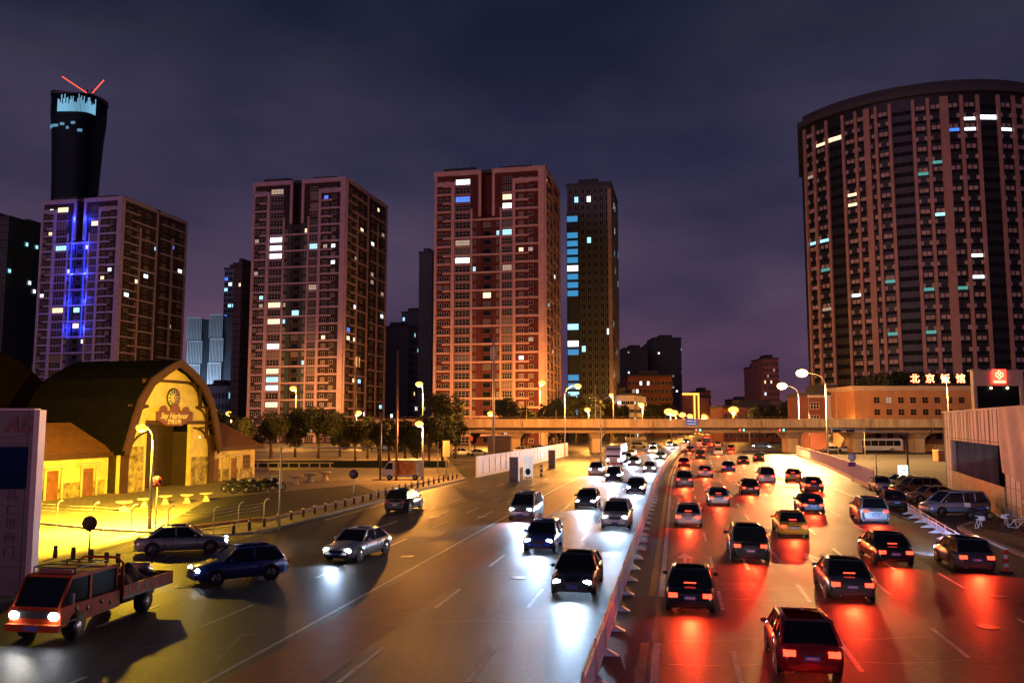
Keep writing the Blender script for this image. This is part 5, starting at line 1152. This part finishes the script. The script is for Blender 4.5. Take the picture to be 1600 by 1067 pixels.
for o, ln, cs in lanes_out:
    for i, (Y, k, c) in enumerate(cs):
        car(k, c, RP(Y, o + rnd.uniform(-.2, .2)), az(Y) + rnd.uniform(-.02, .02), '%s %s with red tail lights, %s vehicle in the %s' % (cname(c), kname[k], ordn[i], ln), group='outgoing traffic with tail lights on', tail=True, head=Y < 220, detail=2 if Y < 110 else 0, power=(0 if Y > 75 else 130) if k != 'hatch' or Y != 41 else 2600, tpower=300 if Y < 80 else 700, hcol=(1, .8, .6) if (k, Y) != ('hatch', 41) else (.3, .55, 1))
q = G(1240, 750); car('sedan', 'taxi', (q.x, q.y, 0), az(100) + .15, 'yellow taxi by itself on the bright amber patch at right of the road', 'taxi', 'taxi', tail=True, head=True, power=200, tpower=80)
q = G(980, 722); car('suv', 'white', (q.x, q.y, 0), az(140) + PI, 'white SUV with glaring headlights at the head of the oncoming traffic by the kerb', 'car', 'car', head=True, power=350)
q = G(628, 800); car('suv', 'black', (q.x, q.y + 1.6, 0), az(66) - .0, 'dark parked SUV seen from behind beside the row of kerb bollards', 'parked_car', 'car')
q = G(372, 905); car('hatch', 'blue', (q.x, q.y, 0), PI + .95, 'blue hatchback turning out of the yellow lit side street', 'car', 'car', head=True, power=110, hcol=(.5, .6, 1))
q = G(560, 868); car('sedan', 'white', (q.x, q.y, 0), PI + az(50) + .12, 'white sedan with headlights alone in the left slip lanes', 'car', 'car', head=True, power=260)
q = G(285, 862); car('sedan', 'silver', (q.x, q.y, 0), PI - 1.9, 'silver sedan leaving the main road on the yellow lit side street', 'car', 'car', head=True, power=300)
# parked cars at right
def pk(kind, color, px, py, hd, label, dy=0, **k): q = G(px, py); return car(kind, color, (q.x, q.y + dy, 0), hd, label, 'parked_car', 'car', group='cars parked by the hoarding', **k)
e = pk('mpv', 'mpv', 1502, 806, -PI / 2 - .1, 'silver blue minivan parked side on in front of the hoarding', .95)
for sx in (-1,):
    MB().box(-.02, .02, -2.2, 1.7, -.02, .02).build('side_moulding', CHR, e).location = (-.935, 0, .62)
    MB().box(-.02, .02, -2.2, 1.7, -.04, .04).build('sill', CHR, e).location = (-.925, 0, .27)
pk('sedan', 'gold', 1466, 786, -PI / 2 - .05, 'champagne sedan parked just behind the silver blue minivan', 1.2)
pk('suv', 'brown', 1446, 776, -PI / 2, 'maroon SUV parked second behind the silver blue minivan', 1.8)
pk('sedan', 'black', 1408, 796, .25, 'black saloon seen from behind at the start of the white barrier row', 1.6)
pk('hatch', 'white', 1381, 768, PI + .2, 'small white parked car facing the camera at the end of the railing', .6)
pk('sedan', 'gold', 1425, 765, -PI / 2 - .1, 'golden lit saloon parked farthest back under the glowing sign box', 2.5)
# parked cars far left under the flyover
for i, (px, py, c, w_) in enumerate(((722, 712, 'white', 'left of the trellis'), (748, 712, 'silver', 'behind the trellis'), (790, 708, 'white', 'left of the telecom mast foot'), (815, 707, 'white', 'right of the telecom mast foot'), (842, 706, 'silver', 'behind the gold panel fence'), (868, 705, 'grey', 'near the farther advert column'), (998, 700, 'gold', 'under the flyover left of the glare'), (1018, 698, 'white', 'under the flyover nearest the glare'))):
    q = G(px, py); car('sedan' if i % 2 else 'suv', c, (q.x, q.y, 0), PI / 2, '%s car parked side on %s' % (cname(c), w_), 'parked_car', 'car', group='cars parked beyond the junction', detail=0)
for i, (px, py, c, w_) in enumerate(((1190, 700, 'blue', 'near the blue glare'), (1215, 701, 'black', 'beside the red signal'), (1300, 706, 'silver', 'left of the coach'), (1320, 706, 'white', 'at the nose of the coach'))):
    q = G(px, py); car('sedan', c, (q.x, q.y, 0), -PI / 2, '%s car crossing under the flyover %s' % (cname(c), w_), 'car', 'car', group='cars on the cross street', detail=0, head=i < 2, power=200 if i < 2 else 0)
# ---------------------------------------------------------------- coach, buses, food van
def bus(label, loc, hd, L_, mat, glass=GLASS, name='bus', head=False, tail=False, trim=WHITE):
    e = E(name, label, name, loc, -hd); w_ = 1.25; H = 3.3
    b = MB(); prof = [(-L_ / 2, .45), (L_ / 2, .45), (L_ / 2 + .05, 1.2), (L_ / 2 - .05, 2.2), (L_ / 2 - .35, H - .15), (L_ / 2 - .7, H), (-L_ / 2 + .3, H), (-L_ / 2, H - .2)]
    b.add([(-w_, y, z) for y, z in prof] + [(w_, y, z) for y, z in prof], [tuple(range(8)), tuple(range(8, 16))[::-1]] + [((i + 1) % 8, i, 8 + i, 8 + (i + 1) % 8) for i in range(8)]); b.build('body', mat, e)
    for s in (-1, 1):
        n = 6
        for i in range(n):
            y0 = -L_ / 2 + .5 + i * (L_ - 1.4) / n; MB().box(s * w_ - .02, s * w_ + .02, y0, y0 + (L_ - 1.4) / n - .1, 1.5, 2.75).build('window', glass, e)
        for yy in (-L_ / 2 + 2.6, L_ / 2 - 2.4):
            wh = MB().tube([(s * (w_ - .28), yy, .5), (s * (w_ + .01), yy, .5)], .5, 18).build('wheel', RUBBER, e); MB().tube([(s * (w_ - .2), yy, .5), (s * (w_ + .03), yy, .5)], .28, 12).build('rim', RIM, wh)
        MB().ball((s * .95, L_ / 2 + .04, .85), .16, sq=(1.2, .5, .8)).build('headlight', HLW if head else HLO, e); MB().box(s * 1.05 - .12, s * 1.05 + .12, -L_ / 2 - .03, -L_ / 2, .9, 1.4).build('tail_light', TLR if tail else TLO, e)
        MB().box(s * w_ - .025, s * w_ + .025, -L_ / 2 + .3, L_ / 2 - .4, 2.82, 2.95).build('trim', trim, e)
    MB().add([(-1.1, L_ / 2 + .06, 1.35), (1.1, L_ / 2 + .06, 1.35), (1.1, L_ / 2 - .2, 2.75), (-1.1, L_ / 2 - .2, 2.75)], [(0, 1, 2, 3)]).build('windscreen', glass, e)
    MB().box(-1.05, 1.05, -L_ / 2 - .02, -L_ / 2, 1.6, 2.7).build('rear_window', glass, e)
    MB().box(-.7, .7, -L_ / 2 - .025, -L_ / 2 - .001, 2.8, 3.05).build('route_display', EM('route_red', (1, .05, .02), 5) if tail else GRL, e)
    if tail: light('SPOT', 'tail_glow', 900, (1, .05, .02), (0, -L_ / 2 - .2, 1.1), e, .3, R(150), .6, aim=(0, -1, -.55))
    if head: l = light('SPOT', 'headlight_beam', 900, (.85, .92, 1), (0, L_ / 2 + .3, .9), e, .15, R(110), .9); l.rotation_euler = (R(84), 0, 0)
    return e
q = G(1368, 706); bus('white coach with dark windows parked side on under the flyover', (q.x, q.y, 0), -PI / 2, 12, PT['white'], name='coach')
bus('red bus heading away under the middle of the flyover', RP(232, 6.2), az(232), 12, PT['red'], tail=True)
bus('white bus with headlights coming along the red bus lane', RP(142, -8.9), az(142) + PI, 11.5, PT['white'], head=True)
q = G(628, 750, .13); e = E('food_van', 'white food van with a coloured picture panel parked on the plaza', 'van', (q.x, q.y + 1, .13), PI / 2 + .05)
VL = 4.9; v = MB(); prof = [(-2.45, .35), (2.4, .35), (2.5, .9), (2.3, 1.25), (1.75, 2.1), (1.4, 2.4), (-2.4, 2.45), (-2.45, 2.3)]
v.add([(-.9, y, z) for y, z in prof] + [(.9, y, z) for y, z in prof], [tuple(range(8)), tuple(range(8, 16))[::-1]] + [((i + 1) % 8, i, 8 + i, 8 + (i + 1) % 8) for i in range(8)]); v.build('body', M('van_white', (.68, .62, .5), .4), e)
for s in (-1, 1):
    MB().add([(s * .915, 1.2, 1.3), (s * .915, 2.15, 1.3), (s * .915, 1.7, 2.05), (s * .915, 1.2, 2.05)], [(0, 1, 2, 3)]).build('window', GLASS, e)
    for yy in (-1.5, 1.55): 
        wh = MB().tube([(s * .7, yy, .32), (s * .92, yy, .32)], .32, 18).build('wheel', RUBBER, e); MB().tube([(s * .72, yy, .32), (s * .94, yy, .32)], .18, 12).build('rim', RIM, wh)
    MB().box(s * .90, s * .925, -1.55, .75, .65, 2.25).build('picture_panel', M('food_poster', (.55, .05, .03), .5, col2=(.8, .42, .06), var=.3, vs=1.3), e) if s else None
    MB().box(s * .90, s * .925, -2.35, -1.65, .6, 2.3).build('side_poster', M('white_poster', (.65, .62, .5), .5, var=.4, vs=3), e)
MB().add([(-.8, 2.31, 1.3), (.8, 2.31, 1.3), (.72, 1.79, 2.1), (-.72, 1.79, 2.1)], [(0, 1, 2, 3)]).build('windscreen', GLASS, e)
# ---------------------------------------------------------------- orange double cab truck
def truck():
    q = G(62, 992); e = E('flatbed_truck', 'orange double cab flatbed truck with headlights on and a loaded bed', 'truck', (q.x, q.y + .1, 0), 0)
    e.rotation_euler.z = R(171); e.location = (-15.1, 27.9, .008)
    O = M('truck_orange', (.46, .06, .010), .55, spec=.15, var=.25, vs=2.5); w_ = .92
    def pr(prof, hw, mat, nm, par=e):
        n = len(prof); b = MB(); b.add([(-hw, y, z) for y, z in prof] + [(hw, y, z) for y, z in prof], [tuple(range(n)), tuple(range(n, 2 * n))[::-1]] + [((i + 1) % n, i, n + i, n + (i + 1) % n) for i in range(n)]); return b.build(nm, mat, par)
    # y forward; origin under the front axle
    pr([(-2.0, .55), (.95, .5), (1.02, .95), (.95, 1.12), (-2.0, 1.12)], w_, O, 'cab')
    pr([(-1.95, 1.121), (.93, 1.121), (.42, 1.93), (-1.9, 1.95)], w_ * .86, GLASS, 'windows')
    r = MB(); r.box(-.82, .82, -1.98, .42, 1.95, 2.03)
    for s in (-1, 1):
        r.tube([(s * .82, .95, 1.1), (s * .80, .43, 1.97)], .05, 6)
        for yy in (-.55, -1.95): r.box(s * .80 - .03, s * .80 + .03, yy - .06, yy + .06, 1.1, 1.97)
        r.box(s * .8 - .03, s * .8 + .03, -1.95, .4, 1.9, 1.96)
    r.build('roof', O, e)
    rk = MB()
    for s in (-1, 1): rk.tube([(s * .75, .2, 2.03), (s * .75, .2, 2.22), (s * .75, -1.4, 2.22), (s * .75, -1.4, 2.03)], .025, 6)
    for yy in (.2, -.4, -1.0, -1.4): rk.tube([(-.75, yy, 2.22), (.75, yy, 2.22)], .02, 6)
    rk.build('roof_rack', DARK, e); MB().box(-.6, .6, -.1, .15, 2.03, 2.16).build('light_bar', M('bar_red', (.25, .03, .02), .4), e)
    MB().box(-.8, .8, 1.0, 1.04, .78, 1.0).build('grille', GRL, e); MB().box(-.95, .95, .96, 1.14, .38, .6).build('bumper', O, e); MB().box(-.22, .22, 1.141, 1.155, .42, .55).build('number_plate', PLATE, e)
    for s in (-1, 1):
        MB().ball((s * .70, 1.03, .86), .17, sq=(1.1, .5, .8)).build('headlight', HLW, e); MB().box(s * 1.0 - .06, s * 1.0 + .06, .55, .65, 1.15, 1.5).build('mirror', DARK, e)
        for yy in (.2, -3.6):
            wh = MB().tube([(s * .68, yy, .36), (s * .93, yy, .36)], .36, 20).build('wheel', RUBBER, e); MB().tube([(s * .7, yy, .36), (s * .945, yy, .36)], .2, 12).build('rim', RIM, wh)
        for yy, zz in ((.25, .95), (-.3, .85), (-1.0, .92), (-1.5, .8)): MB().tube([(s * .915, yy, zz), (s * .928, yy, zz)], .085, 10).build('round_decal', DARK, e)
        for yy in (.2, -3.6): MB().tube([(s * .70, yy, .42), (s * (.926 if yy > 0 else .9), yy, .42)], .45, 20).build('wheel_arch', RUBBER, e)
        MB().box(s * .925 - .008, s * .925 + .008, -2.0, .9, .60, .64).build('side_strip', DARK, e)
        d = MB(); d.box(s * .921 - .005, s * .921 + .005, -.5, -.48, .58, 1.1); d.box(s * .921 - .005, s * .921 + .005, -1.72, -1.70, .58, 1.1); d.box(s * .921 - .01, s * .921 + .01, -.42, -.25, .95, .99); d.build('door_line', DARK, e)
        bs = MB(); bs.box(s * .98 - .02, s * .98 + .02, -5.2, -2.1, .82, 1.22); bp = bs.build('bed_side', O, e)
        for k in range(6): MB().box(s * 1.0 - .006, s * 1.0 + .012, -5.0 + k * .5, -4.88 + k * .5, .82, 1.22).box(s * 1.0 - .004, s * 1.0 + .02, -4.8 + k * .5, -4.7 + k * .5, .98, 1.08).build('bed_stake', DARK, bp)
    MB().box(-.98, .98, -5.25, -2.1, .74, .82).build('bed_floor', DARK, e); MB().box(-.96, .96, -5.24, -5.2, .82, 1.22).build('tailgate', O, e)
    hr = MB(); hr.tube([(-.9, -2.15, .8), (-.9, -2.15, 2.0), (-.65, -2.15, 2.2), (.65, -2.15, 2.2), (.9, -2.15, 2.0), (.9, -2.15, .8)], .045, 8)
    for z in (1.3, 1.7): hr.tube([(-.9, -2.15, z), (.9, -2.15, z)], .03, 6)
    hr.build('headboard_rail', O, e); MB().box(-.35, .35, -5.0, .5, .4, .7).build('chassis', DARK, e)
    for x in (-.15, .05): MB().box(x, x + .08, -5.27, -5.25, 1.0, 1.1)
    rd = random.Random(2)
    base = e
    l = light('SPOT', 'headlight_beam', 260, (1, .92, .8), (0, 1.25, .86), e, .12, R(100), .9); l.rotation_euler = (R(84), 0, 0)
    # cargo is its own thing
    W = Matrix.Translation(e.location) @ Matrix.Rotation(e.rotation_euler.z, 4, 'Z')
    c = W @ Vector((0, -3.7, .83)); t = E('tarpaulin_load', 'dark lumpy tarpaulin covered load on the truck bed', 'load', c, e.rotation_euler.z)
    m = MB(); nx, ny = 14, 20
    for j in range(ny + 1):
        for i in range(nx + 1):
            u, v_ = i / nx, j / ny; h = (math.sin(PI * u) * math.sin(PI * v_)) ** .45 * (.62 + .16 * math.sin(u * 9 + v_ * 7) + .12 * math.sin(v_ * 17)); m.v.append((-.85 + 1.7 * u, -1.4 + 2.8 * v_, max(0, h) + rd.uniform(0, .05)))
    for j in range(ny):
        for i in range(nx): a_ = j * (nx + 1) + i; m.f.append((a_, a_ + 1, a_ + nx + 2, a_ + nx + 1)); m.m.append(0); m.sm.append(True)
    m.build('sheet', M('tarp', (.05, .045, .04), .6, var=.5, vs=3), t)
    MB().tube([(-.85, .2, .0), (-.4, .2, .72), (.4, .2, .72), (.85, .2, 0)], .02, 5).build('rope', M('rope', (.5, .4, .3), .8), t)
    c = W @ Vector((.2, -4.9, 1.25)); b = E('cargo_drum', 'pale reddish drum lying at the tail of the truck load', 'drum', c, e.rotation_euler.z)
    MB().tube([(-.35, 0, .1), (.35, 0, .1)], .2, 14).build('drum', M('drum_pink', (.55, .3, .25), .5), b); MB().tube([(-.37, 0, .1), (-.3, 0, .1)], .215, 14).tube([(.3, 0, .1), (.37, 0, .1)], .215, 14).build('rim', RIM, b)
truck()
# ---------------------------------------------------------------- motorcycles and bicycles
def motorbike(label, loc, hd, mat, box=None, s=1.0):
    e = E('motorcycle', label, 'motorcycle', loc, -hd); e.scale = (s, s, s)
    for yy in (.65, -.65):
        wm = MB(); n = 20
        for k in range(n): a0, a1 = 2 * PI * k / n, 2 * PI * (k + 1) / n; wm.tube([(0, yy + .27 * math.cos(a0), .3 + .27 * math.sin(a0)), (0, yy + .27 * math.cos(a1), .3 + .27 * math.sin(a1))], .05, 6, cap=False)
        wh = wm.build('wheel', RUBBER, e); MB().tube([(-.05, yy, .3), (.05, yy, .3)], .12, 10).build('hub', RIM, wh)
    MB().tube([(0, .35, .75), (0, .1, .85), (0, -.15, .75)], [.12, .17, .1], 10).build('fuel_tank', mat, e)
    MB().add([(-.14, -.1, .78), (.14, -.1, .78), (.1, -.75, .88), (-.1, -.75, .88), (-.12, -.1, .68), (.12, -.1, .68), (.08, -.75, .78), (-.08, -.75, .78)], [(0, 1, 2, 3), (7, 6, 5, 4), (0, 4, 5, 1), (1, 5, 6, 2), (2, 6, 7, 3), (3, 7, 4, 0)]).build('saddle', RUBBER, e)
    f = MB(); f.tube([(0, .65, .3), (0, .42, .95)], .035, 6); f.tube([(0, .4, .8), (0, .0, .45), (0, -.65, .3)], .04, 6); f.tube([(0, -.3, .75), (0, -.65, .3)], .03, 6); f.box(-.12, .12, -.15, .22, .3, .62); f.build('frame', DARK, e)
    h = MB(); h.tube([(-.38, .3, 1.05), (-.2, .38, 1.0), (.2, .38, 1.0), (.38, .3, 1.05)], .02, 6); h.tube([(-.3, .38, 1.02), (-.34, .42, 1.25)], .012, 5); h.tube([(.3, .38, 1.02), (.34, .42, 1.25)], .012, 5); h.build('handlebar', CHR, e)
    for s_ in (-1, 1): MB().ball((s_ * .35, .42, 1.28), .07, 8, 5, sq=(1, .4, .8)).build('mirror', CHR, e)
    MB().ball((0, .52, .88), .1, 10, 6).build('headlight', HLO, e)
    MB().tube([(0, .32, .35), (0, .1, .5), (0, -.25, .5), (0, -.5, .62)], [.14, .2, .2, .1], 10).build('engine_block', DARK, e)
    MB().tube([(-.13, .05, .3), (-.16, -.7, .34)], .05, 8).build('exhaust', CHR, e)
    if box: MB().box(-.2, .2, -.98, -.62, .9, 1.2).build('top_box', box, e)
    return e
for i, (px, py, hd, lab) in enumerate(((362, 768, .6, 'leftmost dark motorcycle parked in front of the hall wing'), (378, 770, .9, 'middle dark motorcycle parked in front of the hall wing'), (394, 770, .4, 'dark motorcycle next to the covered scooters'), (412, 768, 1.4, 'black scooter right of the motorcycle group'), (426, 767, 1.2, 'rightmost black scooter beside the camera mast'))):
    q = G(px, py, .13); motorbike(lab, q, hd, PT['black'], s=1.35)
q = G(1532, 812, 0); motorbike('blue motorcycle standing beside the rear of the silver blue minivan', q, PI / 2 + .3, PT['blue'], WHITE, 1.0)
def bicycle(label, loc, hd, mat):
    e = E('bicycle', label, 'bicycle', loc, -hd)
    for yy in (.52, -.52):
        wm = MB(); n = 22
        for k in range(n): a0, a1 = 2 * PI * k / n, 2 * PI * (k + 1) / n; wm.tube([(0, yy + .31 * math.cos(a0), .33 + .31 * math.sin(a0)), (0, yy + .31 * math.cos(a1), .33 + .31 * math.sin(a1))], .022, 5, cap=False)
        for k in range(8): a0 = PI * k / 8; wm.tube([(0, yy - .3 * math.cos(a0), .33 - .3 * math.sin(a0)), (0, yy + .3 * math.cos(a0), .33 + .3 * math.sin(a0))], .004, 3, cap=False)
        wm.build('wheel', RUBBER, e)
    f = MB()
    for a, b in (((0, .52, .33), (0, .36, .95)), ((0, .38, .85), (0, -.12, .8)), ((0, .4, .75), (0, -.02, .3)), ((0, -.02, .3), (0, -.16, .88)), ((0, -.02, .3), (0, -.52, .33)), ((0, -.12, .78), (0, -.52, .33))): f.tube([a, b], .026, 6)
    f.build('frame', mat, e); MB().tube([(-.27, .3, 1.0), (0, .36, .98), (.27, .3, 1.0)], .018, 6).build('handlebar', mat, e); MB().ball((0, -.18, .91), .12, 8, 5, sq=(.7, 1.1, .3)).build('saddle', RUBBER, e)
    b = MB(); b.box(-.16, .16, .42, .7, .72, .94); b.build('basket', mat, e)
WP_ = M('bike_white', (.7, .7, .7), .4)
q = G(1529, 832, .14); bicycle('pale bicycle on the pavement edge near the curved kerb', q, .9, WP_)
q = G(1574, 829, .14); bicycle('white bicycle with raised handlebar near the right edge', q, .3, WP_)
q = G(1590, 832, .14); bicycle('white bicycle at the far right edge of the pavement', q, 1.9, WP_)
# trellis kiosk beneath the flyover
q = G(762, 722); e = E('trellis_kiosk', 'yellow lattice kiosk under the left part of the flyover', 'kiosk', (q.x, q.y, 0)); hk = 4.6; wk = 4.2
m = MB()
for i in range(11): m.box(i * wk / 10 - .04, i * wk / 10 + .04, -.05, .05, 0, hk)
for i in range(9): m.box(0, wk, -.04, .04, i * hk / 8 - .03, i * hk / 8 + .03)
m.build('lattice', M('lattice_yellow', (.55, .42, .2), .6), e); MB().box(.1, wk - .1, .1, 2.2, 0, hk - .1).build('booth', M('booth_tan', (.35, .24, .12), .7, var=.2, vs=1), e); MB().box(-.2, wk + .2, -.3, 2.5, hk, hk + .15).build('roof', M('pale_trim'), e)
# low planter wall
q = G(1445, 745); e = E('planter_wall', 'long orange lit planter wall behind the parked cars at right', 'wall', (G(1372, 712).x, 150, 0), 0)
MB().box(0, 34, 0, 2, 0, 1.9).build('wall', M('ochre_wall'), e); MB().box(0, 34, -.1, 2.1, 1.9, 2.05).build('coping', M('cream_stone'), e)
sh = MB(); rd = random.Random(8)
for i in range(2600):
    p = Vector((rd.uniform(0, 34), rd.uniform(0, 2), 2.05 + abs(rd.gauss(0, .5)))); s = .25; u = Vector((rd.gauss(0, 1), rd.gauss(0, 1), rd.gauss(0, 1))).normalized(); v = u.orthogonal(); sh.add([p - u * s * .5, p + v * s * .3, p + u * s * .5, p - v * s * .3], [(0, 1, 2, 3)])
o = sh.build('shrubs', LEAF[0]); o.location = e.location; tag(o, 'low dark shrubs growing along the top of the orange lit planter wall', 'shrubs', kind='stuff')
